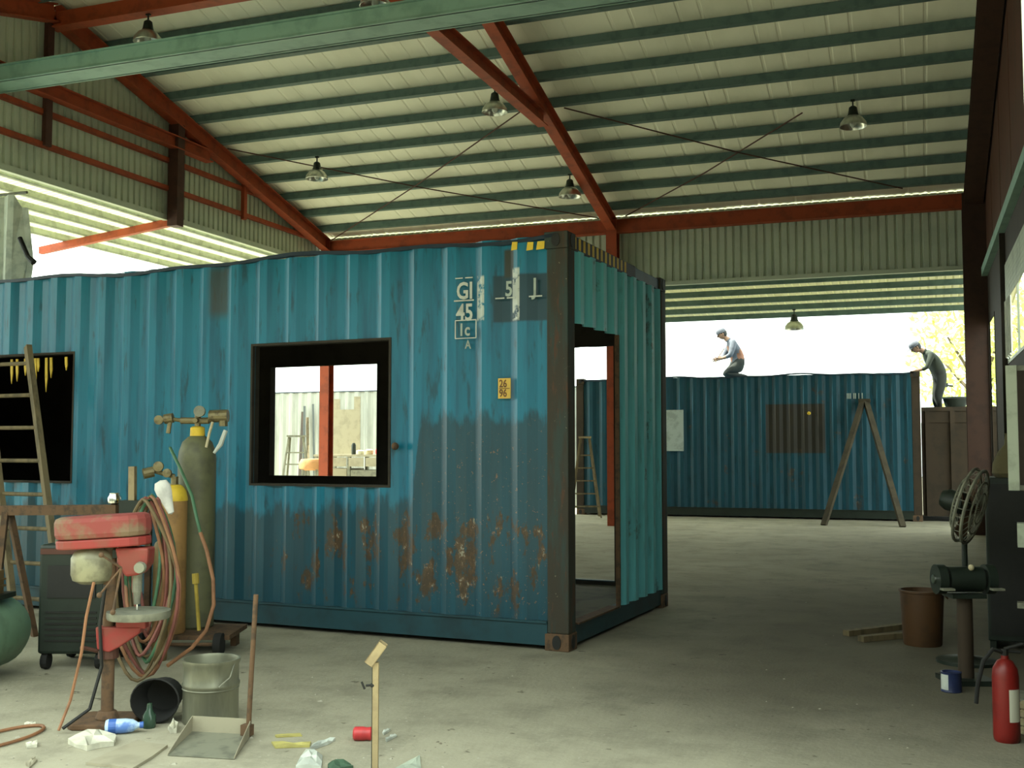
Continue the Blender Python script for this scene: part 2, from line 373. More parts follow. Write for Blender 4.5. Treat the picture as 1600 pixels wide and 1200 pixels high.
MB().box((XL - .2, 10.49, 6.02), (XR + .2, 10.51, 6.21)).box((XL - .2, 10.46, 6.02), (XR + .2, 10.87, 6.036)).box((XL - .2, 10.82, 6.02), (XR + .2, 10.84, 6.21)).build('beam_web', green_beam_m, gb)
MB().box((XL - .2, 10.46, 6.212), (XR + .2, 10.87, 6.232)).build('beam_flange', green_beam_m, gb)
# bracing rods
for i, (a, b) in enumerate((((-4.9, 15.5), (-0.15, 18.87)), ((-11.0, 15.66), (-5.38, 19.22)), ((-5.35, 15.3), (-11.0, 19.2)), ((-1.5, 16.4), (-4.9, 19.2)))):
    dz = .02 + .05 * (i % 2); p = Vector((a[0], a[1], zraf(a[1]) + dz)); q = Vector((b[0], b[1], zraf(b[1]) + dz)); mid = (p + q) / 2 - Vector((0, 0, .05))
    o = MB().tube([p, mid, q], 0.011, 6).build('bracing_rod', dk_red)
    tag(o, ('thin brace rod crossing the roof bay towards the right-hand wall, the longer one', 'thin brace rod running from the gable rafter down to the middle column head', 'thin brace rod rising from the back corner to the middle rafter', 'faint thin brace rod, shorter one of the bay beside the right-hand wall')[i], 'brace rod', 'thin brace rods under the roof')

# ------------------------------------------------------------------ cladding
def clad_sheet(m, a, d, z0f, z1f, width, pitch, depth, inward):
    """ribbed sheet: a start point (x,y), d unit direction, inward normal"""
    n = int(round(width / pitch)); prof = []
    for i in range(n):
        u = i * pitch; prof += [(u, 0), (u + pitch * .62, 0), (u + pitch * .70, depth), (u + pitch * .92, depth)]
    prof.append((n * pitch, 0)); vs = []
    for u, dp in prof:
        px = a[0] + d[0] * u - inward[0] * dp; py = a[1] + d[1] * u - inward[1] * dp
        vs.append((px, py, z0f(px, py))); vs.append((px, py, z1f(px, py)))
    return m.add(vs, [(2*i, 2*i+2, 2*i+3, 2*i+1) for i in range(len(prof) - 1)])
wb = struct(empty('wall_back'), 'ribbed grey-green cladding over the open back of the hall')
x = XL
while x < XR + .2:
    clad_sheet(MB(), (x, YB + .17), (1, 0), lambda a, b: 4.42, lambda a, b: zroof(YB + .2) - .01, .684, .1368, .028, (0, -1)).build('cladding_sheet', clad_m, wb, solid=.002); x += .684
MB().box((XL - .1, YB - .08, 5.36), (XR + .1, YB + .10, 5.375)).box((XL - .1, YB - .08, 5.585), (XR + .1, YB + .10, 5.60)).box((XL - .1, YB - .05, 5.37), (XR + .1, YB - .035, 5.59)).build('eave_beam', red_steel, wb)
MB().box((XL - .1, YB + .10, 4.36), (XR + .1, YB + .21, 4.43)).build('bottom_flashing', clad_m, wb)
wl = struct(empty('wall_left'), 'ribbed grey-green cladding closing the gable end above the opening')
y = 3.1
XG = XL - .16
while y < YB - .1:
    clad_sheet(MB(), (XG, y), (0, 1), lambda a, b: min(5.16, zroof(b) - .05), lambda a, b: zroof(b) - .01, .684, .1368, .028, (1, 0)).build('cladding_sheet', clad_m, wl, solid=.002); y += .684
for ya, yb in ((10.9, 16.4),):  # unseen lower cladding, added to hold back daylight from the left
    y = ya
    while y < yb - .3:
        clad_sheet(MB(), (XG, y), (0, 1), lambda a, b: 0.0, lambda a, b: 3.7, .684, .1368, .028, (1, 0)).build('cladding_sheet', clad_m, wl, solid=.002); y += .684
for z in (5.60, 6.06):
    half = (7.4 - z) / SL + .2
    MB().box((XL - .15, YR - half, z - .035), (XL - .07, YR + half, z + .035)).build('girt', red_steel, wl)
MB().box((XL - .19, 3.1, 5.08), (XL - .10, YB, 5.17)).build('bottom_flashing', clad_m, wl)
for yp, z0, wd, m_ in ((14.55, 4.98, .17, dk_red), (16.55, 5.5, .09, red_steel), (11.8, 5.58, .12, dk_red), (9.05, 4.98, .17, dk_red)):
    MB().box((XL - .09, yp - wd / 2, z0), (XL + .10 if wd > .15 else XL - .02, yp + wd / 2, zraf(yp) - .1)).build('gable_post', m_, wl)

# ------------------------------------------------------------------ unseen front wall, added with a wide doorway to shape the daylight
wf = struct(empty('wall_front_added'), 'unseen front wall added around a wide doorway to shape the daylight')
DX0, DX1, DZ = -8.0, 0.45, 3.55
x = XL - .1
while x < 1.2:
    z0 = DZ if DX0 - .3 < x + .34 < DX1 else 0.0
    clad_sheet(MB(), (x, YF - .1), (1, 0), lambda a, b: z0, lambda a, b: zroof(YF) - .02, .684, .1368, .028, (0, 1)).build('cladding_sheet', clad_m, wf, solid=.002); x += .684

by = struct(empty('wall_yard_added'), 'unseen grey wall added across the front yard to block low light')  # out of view, added to cut low front light and sheen on the container
for i in range(16): MB().box((-26 + i * 2.6, -7.2, 0), (-23.41 + i * 2.6, -7.0, 5.6)).build('wall_panel', mat('grey_added_wall', (.16, .17, .14), .9), by)

# ------------------------------------------------------------------ canopies outside
cl_ = struct(empty('canopy_roof'), 'bright translucent canopy sloping away outside the gable end')
def zcl(x): return 5.10 - .11 * (XL - .2 - x)
y = 4.0
while y < 21:
    prof = []
    for i in range(9):
        u = i * .105; prof += [(u, 0), (u + .06, 0), (u + .072, .028), (u + .093, .028)]
    prof.append((.945, 0)); vs = []
    for u, dz in prof:
        for xx in (XL - .2, -13.45): vs.append((xx, y + u, zcl(xx) + .11 + dz))
    MB().add(vs, [(2*i, 2*i+2, 2*i+3, 2*i+1) for i in range(len(prof) - 1)]).build('canopy_sheet', canopy_m, cl_, solid=.002); y += .945
pp = None
for i in range(5):
    xx = XL - .35 - i * .46
    if pp is None: pp = MB().box((-.03, 4, 0), (.03, 20.9, .10)).box((-.06, 4, 0), (.03, 20.9, .01)).build('canopy_purlin', ltgrey_m, cl_); pp.location = (xx, 0, zcl(xx)); 
    else: share(pp, 'canopy_purlin', cl_, (xx, 0, zcl(xx)))
for yy in (9.05, 14.55, 19.4):
    MB().bar((XL - .1, yy, zcl(XL - .1) - .06), (-13.95, yy, zcl(-13.95) - .06), .09, .12).build('canopy_rafter', red_steel, cl_)
cb = struct(empty('canopy_roof'), 'lower canopy of pale ribbed sheet sloping away behind the hall')
def zcb(y): return 4.36 - .125 * (y - YB - .2)
x = XL - .3
while x < XR + .2:
    prof = []
    for i in range(7):
        u = i * .135; prof += [(u, 0), (u + .085, 0), (u + .097, .03), (u + .123, .03)]
    prof.append((.945, 0)); vs = []
    for u, dz in prof:
        for yy in (YB + .2, 22.45): vs.append((x + u, yy, zcb(yy) + .10 + dz))
    MB().add(vs, [(2*i, 2*i+2, 2*i+3, 2*i+1) for i in range(len(prof) - 1)]).build('canopy_sheet', backcanopy_m, cb, solid=.002); x += .945
pp = None
for i in range(5):
    yy = YB + .45 + i * .62
    if pp is None: pp = MB().box((XL, -.03, 0), (XR + .1, .03, .10)).box((XL, -.03, 0), (XR + .1, .06, .01)).build('canopy_purlin', purlin_m, cb); pp.location = (0, yy, zcb(yy))
    else: share(pp, 'canopy_purlin', cb, (0, yy, zcb(yy)))

# ------------------------------------------------------------------ right-hand wall
XW = 1.12
wr = struct(empty('wall_right'), 'dark red-brown partition wall along the right side of the hall')
y = 3.4; k = 0; ZW = 4.28
while y < YB:
    y1 = min(y + .9, YB + .1); d = .004 * (k % 2)
    MB().add([(XW + d, y + .004, ZW), (XW + d, y1, ZW), (XW + d, y1, zroof(min(y1, YB)) - .02), (XW + d, y + .004, zroof(min(y, YB)) - .02)], [(0, 1, 2, 3)]).build('wall_panel', redwall_m, wr, solid=.012)
    y += .9; k += 1
MB().box((XW - .09, 3.4, 4.20), (XW + .03, YB - .12, 4.34)).build('wall_rail', green_beam_m, wr, 'grey-green rail under the red-brown panels')
TW = .014
for (y0, y1, z0, z1) in ((19.25, YB + .1, 0, 4.25), (17.9, 19.25, 0, .96), (17.9, 19.25, 3.42, 4.25), (15.4, 17.9, 0, 4.25), (12.2, 15.4, 0, 2.52), (12.2, 15.4, 3.78, 4.25), (9.0, 12.2, 0, 4.25), (6.0, 9.0, 0, 4.25), (3.3, 6.0, 0, 4.25)):
    MB().box((XW, y0, z0), (XW + TW, y1, z1)).build('wall_panel', dkwall_m, wr)
for yy in (15.5, 11.2, 8.2, 5.2): MB().box((XW - .07, yy, 0), (XW, yy + .07, 4.25)).build('wall_stud', dkwall_m, wr)
struct(MB().box((XW - .008, 17.86, .93), (XW + .02, 17.9, 3.45)).box((XW - .008, 19.25, .93), (XW + .02, 19.29, 3.45)).box((XW - .008, 17.9, .93), (XW + .02, 19.25, .96)).build('window_1', dkwall_m), 'narrow tall opening in the right-hand wall beside the back column')
struct(MB().box((XW - .008, 12.2, 2.48), (XW + .02, 15.4, 2.52)).box((XW - .008, 15.4, 2.48), (XW + .02, 15.44, 3.8)).box((XW - .004, 13.9, 2.52), (XW + .02, 13.94, 3.78)).build('window_2', ltgrey_m), 'bright window high in the right-hand wall')
cu = MB(); vs = []
for i in range(21):
    yy = 14.55 + i * .035; xx = XW - .03 + .018 * math.sin(i * 1.9); vs += [(xx, yy, 2.54 + .02 * math.sin(i)), (xx, yy, 3.26)]
cu.add(vs, [(2*i, 2*i+2, 2*i+3, 2*i+1) for i in range(20)]); tag(cu.build('curtain', tarp_m, None, solid=.003), 'pale pleated curtain hanging in the high window of the right-hand wall', 'curtain')
bl = MB()
for i in range(8): bl.box((XW - .022, 12.2, 3.28 + i * .06), (XW - .010, 15.38, 3.335 + i * .06))
tag(bl.build('window_blind', ltgrey_m, None), 'grey blind drawn over the top of the high window in the right-hand wall', 'blind')

# ------------------------------------------------------------------ shipping containers
def corr_wall(m, x0, x1, z0, z1, y_out, sgn, ridge0, holes, pitch=.278, depth=.036):
    """side sheet along x; outer flats at y_out, inner flats pressed in by depth (sgn=+1 presses to +y)"""
    xs = {round(x0, 4): None, round(x1, 4): None}
    def dep(xx):
        u = (xx - ridge0) % pitch
        a, b, c, d = .070, .138, .206, .278       # outer->slope in->inner->slope out
        u2 = u
        if u2 < .068: return depth * (1 - u2 / .068)          # slope facing left (bright ridge) coming out
        if u2 < .140: return 0.0
        if u2 < .208: return depth * (u2 - .140) / .068
        return depth
    k = math.floor((x0 - ridge0) / pitch) - 1
    while ridge0 + k * pitch < x1:
        for o in (0, .068, .140, .208):
            v = ridge0 + k * pitch + o
            if x0 < v < x1: xs[round(v, 4)] = None
        k += 1
    zs = {z0, z1}
    for (a, b, c, d) in holes:
        for v in (a, b):
            if x0 < v < x1: xs[round(v, 4)] = None
        for v in (c, d):
            if z0 < v < z1: zs.add(v)
    xs = sorted(xs); zs = sorted(zs); vs = []; idx = {}
    for i, xx in enumerate(xs):
        for j, zz in enumerate(zs):
            idx[i, j] = len(vs); vs.append((xx, y_out + sgn * dep(xx), zz))
    fs = []
    for i in range(len(xs) - 1):
        cx = (xs[i] + xs[i+1]) / 2
        for j in range(len(zs) - 1):
            cz = (zs[j] + zs[j+1]) / 2
            if any(a < cx < b and c < cz < d for a, b, c, d in holes): continue
            fs.append((idx[i, j], idx[i+1, j], idx[i+1, j+1], idx[i, j+1]))
    return m.add(vs, fs)
def flat_wall(m, x0, x1, z0, z1, y0, y1, holes):
    xs = sorted({x0, x1, *[v for h in holes for v in h[:2] if x0 < v < x1]}); zs = sorted({z0, z1, *[v for h in holes for v in h[2:] if z0 < v < z1]})
    for i in range(len(xs) - 1):
        for j in range(len(zs) - 1):
            cx = (xs[i] + xs[i+1]) / 2; cz = (zs[j] + zs[j+1]) / 2
            if any(a < cx < b and c < cz < d for a, b, c, d in holes): continue
            m.box((xs[i], y0, zs[j]), (xs[i+1], y1, zs[j+1]))
    return m
CH, CW = 2.896, 2.438
def casting(parent, x, y, z, sx, sy, m):
    """hollow corner block with its oval side and end apertures; parent is the post"""
    o = MB().box((min(x, x + sx * .178), min(y, y + sy * .162), z), (max(x, x + sx * .178), max(y, y + sy * .162), z + .118)).build('corner_casting', m, parent, bevel=.006)
    ell = [(.032 * math.cos(t * PI / 8), .048 * math.sin(t * PI / 8)) for t in range(16)]
    a = MB(); M1 = Matrix.Translation((x + sx * .089, y - sy * .002, z + .06)) @ Matrix.Rotation(PI / 2, 4, 'X')
    a.prism(ell, -.004, .004, M1); a.build('casting_aperture', black_m, parent); a = MB()
    M2 = Matrix.Translation((x - sx * .002, y + sy * .08, z + .06)) @ Matrix.Rotation(PI / 2, 4, 'Y') @ Matrix.Rotation(PI / 2, 4, 'Z')
    a.prism(ell, -.004, .004, M2); a.build('casting_aperture', black_m, parent)
def container(root, L, side_m, end_m, pm, rail, near_holes, far_holes, end_hole, ridge0, interior=True, top_wave=True):
    # long sides
    corr_wall(MB(), -L + .16, -.16, .19, 2.872, .004, 1, ridge0, near_holes).build('side_wall', side_m, root, solid=.003)
    corr_wall(MB(), -L + .16, -.16, .19, 2.872, CW - .004, -1, ridge0, far_holes).build('side_wall', side_m, root, solid=.003)
    # ends
    for e, hole in ((0, end_hole), (1, None)):
        m = MB(); hs = [hole] if hole else []
        b = MB(); corr_wall(b, .16, CW - .16, .16, 2.79, 0, 1, .2, hs, pitch=.25, depth=.04)
        vs = [(-.006 - v[1] if e == 0 else -L + .006 + v[1], v[0], v[2]) for v in b.v]
        MB().add(vs, b.f).build('end_wall', end_m, root, solid=.003)
    # rails: wavy, dented top rail
    for yy, s in ((.0, 1), (CW, -1)):
        m = MB(); n = 60; vs = []
        for i in range(n + 1):
            xx = -L + .1 + (L - .2) * i / n; dz = (.018 * math.sin(xx * 2.1) + .012 * math.sin(xx * 5.3 + 1)) if top_wave else 0
            for (dy, z) in ((0.0, 2.868), (.06, 2.868), (.06, 2.895), (0.0, 2.895)): vs.append((xx, yy + s * dy, z + dz - (.012 if top_wave else 0)))
        fs = []
        for i in range(n):
            for q in range(4): fs.append((4*i+q, 4*i+(q+1) % 4, 4*i+4+(q+1) % 4, 4*i+4+q))
        m.add(vs, fs).build('top_rail', toprail_m, root)
        y0, y1 = (yy + .002, yy + .05) if s > 0 else (yy - .05, yy - .002)
        MB().box((-L + .16, y0, .035), (-.16, y1, .19)).box((-L + .16, yy - s * .012, .185), (-.16, yy + s * .05, .20)).build('bottom_rail', rail, root)
    for ex in (-.11, -L + .02):
        MB().box((ex, .16, 2.79), (ex + .09, CW - .16, 2.88)).build('end_header', rail, root)
        MB().box((ex, .16, .03), (ex + .09, CW - .16, .16)).build('end_sill', rail, root)
    for x_, sx in ((0, -1), (-L, 1)):
        for y_, sy in ((0, 1), (CW, -1)):
            p = MB().box((min(x_, x_ + sx * .16), min(y_ + sy * .003, y_ + sy * .14), .118), (max(x_, x_ + sx * .16), max(y_ + sy * .003, y_ + sy * .14), 2.778)).build('corner_post', pm, root, bevel=.008)
            casting(p, x_, y_, 0, sx, sy, rust_m); casting(p, x_, y_, 2.778, sx, sy, pm)
    MB().box((-L + .1, .05, 2.84), (-.1, CW - .05, 2.855)).build('roof_panel', side_m, root)
    MB().box((-L + .1, .05, .13), (-.1, CW - .05, .16)).build('floor_panel', dirtyfloor_m if interior else black_m, root)
    if interior:
        flat_wall(MB(), -L + .16, -.17, .16, 2.83, .05, .062, near_holes).build('lining', lining_m, root)
        flat_wall(MB(), -L + .16, -.17, .16, 2.83, CW - .062, CW - .05, far_holes).build('lining', lining_m, root)
        MB().box((-L + .16, .062, 2.815), (-.17, CW - .062, 2.83)).build('lining', lining_m, root)
    else:
        MB().box((-L + .2, .3, .02), (-.2, CW - .3, .13)).build('underframe', black_m, root)

A = -0.0646
c_, s_ = math.cos(A), math.sin(A)
OX, OY = c_ * -2.710 - s_ * 7.031, s_ * -2.710 + c_ * 7.031
main = thing('shipping_container', 'long teal corrugated shipping container with square windows cut into its side', 'container', (OX, OY, 0), A)
W1 = (-2.662, -1.425, 1.113, 2.19); W2 = (-5.80, -4.55, 1.106, 2.20)
F1 = (-4.24, -2.952, 1.108, 2.235); F2 = (-7.6, -6.4, 1.108, 2.235); FD = (-1.75, -.475, .19, 2.315)
container(main, 12.19, teal_m, endteal_m, post_m, rail_m, [W1, W2], [F1, FD], (.20, 1.09, .16, 2.27), -.382 - .068)
def trim_ring(h, yc, name='window_trim'):
    a, b, c, d = h; t = .018
    m = MB().box((a - t, yc - .03, c - t), (b + t, yc + .06, c)).box((a - t, yc - .03, d), (b + t, yc + .06, d + t)).box((a - t, yc - .03, c), (a, yc + .06, d)).box((b, yc - .03, c), (b + t, yc + .06, d))
    return m.build(name, lining_m, main)
for h in (W1, W2): trim_ring(h, .03)
for h in (F1,): trim_ring(h, CW - .04)
MB().box((-.028, 1.085, .16), (.006, 1.103, 2.27)).build('door_trim', rust_m, main, 'thin rusty strip edging the doorway')
MB().box((-.09, .2, .16), (.0, 1.09, .172)).build('door_sill', rust_m, main)
# hazard striping on the end header, yellow marks beside the post
m = MB()
for i in range(13):
    y0 = .17 + i * .095; m.prism([(y0, 2.80), (y0 + .045, 2.80), (y0 + .045, 2.885), (y0, 2.885)], -.004, .0, Matrix(((0, 0, 1, -.016), (1, 0, 0, 0), (0, 1, 0, 0), (0, 0, 0, 1))))
o = m.build('hazard_stripe', yellow_m, main, 'yellow hazard bars along the header'); o['kind'] = 'stuff'
MB().box((-.022, .16, 2.785), (-.0165, 1.6, 2.888)).build('header_band', black_m, main)
for xx, zz, ww in ((-.405, 2.815, .045), (-.285, 2.805, .05), (-.205, 2.805, .06)):
    MB().prism([(xx - ww/2, zz - .03), (xx + ww/2, zz - .026), (xx + ww/2 + .004, zz + .028), (xx - ww/3, zz + .03)], -.004, 0, Matrix(((1, 0, 0, 0), (0, 0, 1, 0), (0, 1, 0, 0), (0, 0, 0, 1)))).build('yellow_mark', yellow_m, main)
def flatM(x, z, y=-.003): return Matrix.Translation((x, y, z)) @ Matrix.Rotation(PI / 2, 4, 'X')
lettering('GI', .17, white_m, main, flatM(-.862, 2.462)); lettering('45', .17, white_m, main, flatM(-.862, 2.305))
lettering('1c', .125, fadewhite_m, main, flatM(-.845, 2.195)); lettering('A', .085, fadewhite_m, main, flatM(-.79, 2.10))
lettering('5', .15, fadewhite_m, main, flatM(-.475, 2.462)); lettering('J', .16, fadewhite_m, main, flatM(-.262, 2.465))
m = MB()
for (x0, x1, z, hh) in ((-.87, -.81, 2.612, .008), (-.79, -.73, 2.612, .008), (-.88, -.72, 2.448, .010), (-.55, -.48, 2.448, .010), (-.46, -.40, 2.448, .01), (-.29, -.19, 2.448, .01),
                       (-.87, -.70, 2.305, .008), (-.87, -.70, 2.175, .007)): MB().box((x0, -.006, z - hh / 2), (x1, -.003, z + hh / 2)).build('painted_rule', white_m, main)
for xx in (-.868, -.702): MB().box((xx - .004, -.006, 2.175), (xx + .004, -.003, 2.305)).build('painted_rule', white_m, main)
st = MB().box((-.527, -.007, 1.735), (-.430, -.003, 1.878)).build('height_sticker', sticker_m, main, 'amber sticker with brown numbers')
lettering('26', .075, print_m, st, flatM(-.518, 1.815, -.0075)); lettering('96', .075, print_m, st, flatM(-.518, 1.748, -.0075))
MB().box((-.52, -.0075, 1.803), (-.437, -.0065, 1.808)).build('lettering', print_m, st)
MB().ball((-1.36, -.01, 1.40), .028, 10).build('lock_bracket', rust_m, main)
# yellow streaks at the top of the dark far cut-out
for i, (dx, ln) in enumerate(((-.95, .16), (-.72, .22), (-.66, .20), (-.57, .15), (-.43, .12), (-.34, .30), (-.29, .18), (-.13, .12), (-.46, .26))):
    xx = W2[1] + dx * 1.1
    MB().prism([(xx - .012, 2.18), (xx + .014, 2.18), (xx + .02, 2.18 - ln * .6), (xx + .006, 2.18 - ln), (xx - .008, 2.18 - ln * .55)], 0.055, .064, Matrix(((1, 0, 0, 0), (0, 0, 1, 0), (0, 1, 0, 0), (0, 0, 0, 1)))).build('yellow_streak', yellow_m, main)

BL = 6.92
back = thing('shipping_container', 'dark blue corrugated shipping container standing across the back of the yard', 'container', (.06, 22.5, 0), 0)
container(back, BL, blue_m, blue_m, skip_m, dkgreen_m, [], [], None, -.30, interior=False, top_wave=True)
MB().box((-4.98, -.035, 1.35), (-4.60, -.006, 2.20)).build('pale_sheet', panelgrey_m, back, 'pale blue-grey sheet hung on the side')
MB().ball((-2.08, -.012, 2.10), .035, 10).build('bright_plug', yellow_m, back)
lettering('III II I I', .15, fadewhite_m, back, flatM(-1.36, 2.38))
pale = thing('shipping_container', 'off-white corrugated container seen through the square window', 'container', (-7.2, 25.0, 0), 0)
container(pale, 12.19, palecont_m, palecont_m, palecont_m, palecont_m, [], [], None, -.30, interior=False, top_wave=False)

# ------------------------------------------------------------------ rusty skip beyond the blue container
sk = thing('scrap_skip', 'rust-brown steel skip with a loaded deck beside the blue container', 'skip', (.09, 22.7, 0), 0)
MB().box((-.02, 0, .1), (3.0, 2.2, 1.93)).build('skip_body', skip_m, sk)
MB().box((-.02, -.04, 2.12), (3.02, .04, 2.2)).box((-.02, -.02, 1.9), (3.02, 0.03, 2.15)).build('skip_rim', skip_m, sk)
for i in range(7): MB().box((.05 + i * .45, -.06, .1), (.13 + i * .45, 0.0, 2.12)).build('skip_rib', skip_m, sk)
tub = thing('mixing_tub', 'dark flared tub standing on the skip behind the bent man', 'tub', (.70, 22.94, 1.93), 0)
MB().lathe([(.13, .12), (.22, .44), (.235, .44), (.23, .47), (.20, .47), (.12, .16)], 20, sx=1.05, sy=.8).build('tub_bowl', dkgreen_m, tub, smooth=True)
for dx in (-.12, .12):
    MB().bar((dx, -.08, 0), (dx, -.08, .16), .05).build('tub_leg', dkgreen_m, tub); MB().bar((dx, .08, 0), (dx, .08, .16), .05).build('tub_leg', dkgreen_m, tub)

# ------------------------------------------------------------------ people
def body(name, V, E, regions, parent, loc=(0, 0, 0)):
    """V: name -> (x,y,z,r); E: edges; regions: list of (vertex-name set, material)"""
    names = list(V); ix = {n: i for i, n in enumerate(names)}
    me = bpy.data.meshes.new(name); me.from_pydata([V[n][:3] for n in names], [(ix[a], ix[b]) for a, b in E], [])
    o = bpy.data.objects.new(name, me); COL.objects.link(o)
    sk_ = o.modifiers.new('skin', 'SKIN'); sk_.use_smooth_shade = True
    if not me.skin_vertices: raise RuntimeError('no skin layer')
    for i, n in enumerate(names):
        r = V[n][3]; me.skin_vertices[0].data[i].radius = (r, r) if isinstance(r, (int, float)) else r
        me.skin_vertices[0].data[i].use_root = (n == 'pelvis')
    sb = o.modifiers.new('sub', 'SUBSURF'); sb.levels = 2; sb.render_levels = 2
    dg = bpy.context.evaluated_depsgraph_get(); dg.update()
    m2 = bpy.data.meshes.new_from_object(o.evaluated_get(dg)); bpy.data.objects.remove(o)
    mats = [m for _, m in regions]; m2.materials.clear()
    for m in mats: m2.materials.append(m)
    reg = {}
    for i, (ns, _) in enumerate(regions):
        for n in ns: reg[n] = i
    segs = [(Vector(V[a][:3]), Vector(V[b][:3]), reg.get(a, 0), reg.get(b, 0)) for a, b in E]
    for p in m2.polygons:
        c = p.center; best = (9, 0)
        for a, b, ra, rb_ in segs:
            d = b - a; t = max(0, min(1, (c - a).dot(d) / max(d.length_squared, 1e-9))); dist = (a + d * t - c).length
            if dist < best[0]: best = (dist, ra if t < .5 else rb_)
        p.material_index = best[1]; p.use_smooth = True
    r = bpy.data.objects.new(name, m2); COL.objects.link(r); r.parent = parent; r.location = loc
    return r
def hand(V, E, wrist, tag_, d, side, curl):
    """palm, four fingers and a thumb from a wrist joint; d direction of the hand, side = thumb side vector"""
    w0 = Vector(V[wrist][:3]); d = Vector(d).normalized(); s = Vector(side).normalized(); n = Vector(curl).normalized()
    p = w0 + d * .06; V[tag_ + 'palm'] = (*p, .036); E.append((wrist, tag_ + 'palm'))
    for i, (o, l) in enumerate(((.030, .070), (.010, .078), (-.010, .072), (-.030, .058))):
        a = p + s * o + d * .03; b = a + d * l * .45 + n * .006; c = b + d * l * .35 + n * l * .35
        for q, t in ((a, 'a'), (b, 'b'), (c, 'c')): V[f'{tag_}f{i}{t}'] = (*q, .0105 if t == 'a' else .009)
        E += [(tag_ + 'palm', f'{tag_}f{i}a'), (f'{tag_}f{i}a', f'{tag_}f{i}b'), (f'{tag_}f{i}b', f'{tag_}f{i}c')]
    a = w0 + d * .035 + s * .038; b = a + d * .03 + s * .018 + n * .012; c = b + d * .03 + n * .012
    for q, t in ((a, 'a'), (b, 'b'), (c, 'c')): V[f'{tag_}t{t}'] = (*q, .012 if t == 'a' else .010)
    E += [(wrist, tag_ + 'ta'), (tag_ + 'ta', tag_ + 'tb'), (tag_ + 'tb', tag_ + 'tc')]
def head_bits(parent, c, fwd, m_cap):
    """c head centre, fwd face direction: eyes, nose, mouth, ears, hair and a peaked cap"""
    f = Vector(fwd).normalized(); l = Vector((0, 1, 0)); u = l.cross(f) * -1 if (l.cross(f)).z < 0 else l.cross(f); u.normalize(); c = Vector(c)
    M = Matrix((( f.x, l.x, u.x, c.x), (f.y, l.y, u.y, c.y), (f.z, l.z, u.z, c.z), (0, 0, 0, 1)))
    def T(m): m.v = [tuple(M @ Vector(p)) for p in m.v]; return m
    T(MB().ball((0, 0, 0), .098, 16, (1.0, .82, 1.18))).build('head', skin_m, parent, smooth=True)
    T(MB().ball((.10, 0, -.012), .017, 8, (1.1, .8, 1.5))).build('nose', skin_m, parent, smooth=True)
    for s in (1, -1):
        T(MB().ball((.088, s * .032, .012), .010, 8)).build('eye', black_m, parent, smooth=True)
        T(MB().ball((-.005, s * .082, -.01), .024, 8, (.7, .4, 1.3))).build('ear', skin_m, parent, smooth=True)
    T(MB().cbox((.086, 0, -.058), (.012, .042, .008))).build('mouth', print_m, parent)
    T(MB().ball((-.022, 0, .012), .102, 14, (.95, .86, 1.08))).build('hair', black_m, parent, smooth=True)
    cp = MB().lathe([(.104, .03), (.106, .055), (.098, .095), (.07, .125), (.02, .137), (.001, .138)], 18, sx=1.05, sy=.9)
    cp.prism([(.07, -.075), (.13, -.06), (.175, -.03), (.185, 0), (.175, .03), (.13, .06), (.07, .075)], .028, .038)
    T(cp).build('cap', m_cap, parent, smooth=True)
# kneeling man on the blue container
WR = PI + YAW
k1 = atY(1147, 590, 23.55)
man1 = thing('person', 'man in grey cap, grey sleeves and dull orange vest kneeling on the blue container', 'person', (k1.x, 23.55, 2.872), WR)
V = dict(pelvis=(-.13, 0, .31, (.20, .19)), belly=(-.09, 0, .49, (.18, .175)), chest=(.01, 0, .69, (.19, .165)), neckb=(.10, 0, .83, .09), neck=(.15, 0, .88, .055), skull=(.21, 0, .92, .06),
         hipl=(-.08, .11, .27, .135), kneel=(.24, .14, .11, .09), anklel=(-.14, .14, .075, .045), toel=(-.26, .14, .045, .04),
         hipr=(-.08, -.11, .27, .135), kneer=(.20, -.13, .11, .09), ankler=(-.20, -.13, .075, .045), toer=(-.32, -.13, .045, .04),
         shl=(.04, .18, .76, .085), elbl=(.12, .25, .50, .06), wril=(.28, .17, .44, .032), shr=(.04, -.18, .76, .085), elbr=(.16, -.22, .52, .06), wrir=(.31, -.12, .44, .032))
E_ = [('pelvis', 'belly'), ('belly', 'chest'), ('chest', 'neckb'), ('neckb', 'neck'), ('neck', 'skull'), ('pelvis', 'hipl'), ('hipl', 'kneel'), ('kneel', 'anklel'), ('anklel', 'toel'), ('pelvis', 'hipr'), ('hipr', 'kneer'), ('kneer', 'ankler'), ('ankler', 'toer'),
      ('chest', 'shl'), ('shl', 'elbl'), ('elbl', 'wril'), ('chest', 'shr'), ('shr', 'elbr'), ('elbr', 'wrir')]
hand(V, E_, 'wril', 'hl', (1, -.3, -.1), (0, .2, 1), (0, -1, -.2)); hand(V, E_, 'wrir', 'hr', (1, .25, -.1), (0, -.2, 1), (0, 1, -.2))
hs = {n for n in V if n[:2] in ('hl', 'hr')} | {'wril', 'wrir', 'neck', 'skull'}
body('body', V, E_, [({'chest', 'belly'}, orange_m), (hs, skin_m), ({'pelvis', 'hipl', 'hipr', 'kneel', 'kneer', 'anklel', 'ankler'}, trouser_m), ({'toel', 'toer'}, rubber_m), ({'elbl', 'elbr', 'shl', 'shr', 'neckb'}, greyshirt_m)], man1)
head_bits(man1, (.25, 0, .975), (.90, 0, -.42), cap_m)
stick = MB().tube([(0, 0, 0), (-.10, -.02, .16), (-.20, -.04, .30)], .012, 8).build('hammer_handle', wood_m)
hp = man1.matrix_basis
stick.parent = None; stick.name = 'hand_tool'
P1 = Matrix.Translation(man1.location) @ Matrix.Rotation(WR, 4, 'Z')
stick.matrix_world = Matrix.Translation(P1 @ Vector((.42, .13, .36))) @ Matrix.Rotation(WR, 4, 'Z')
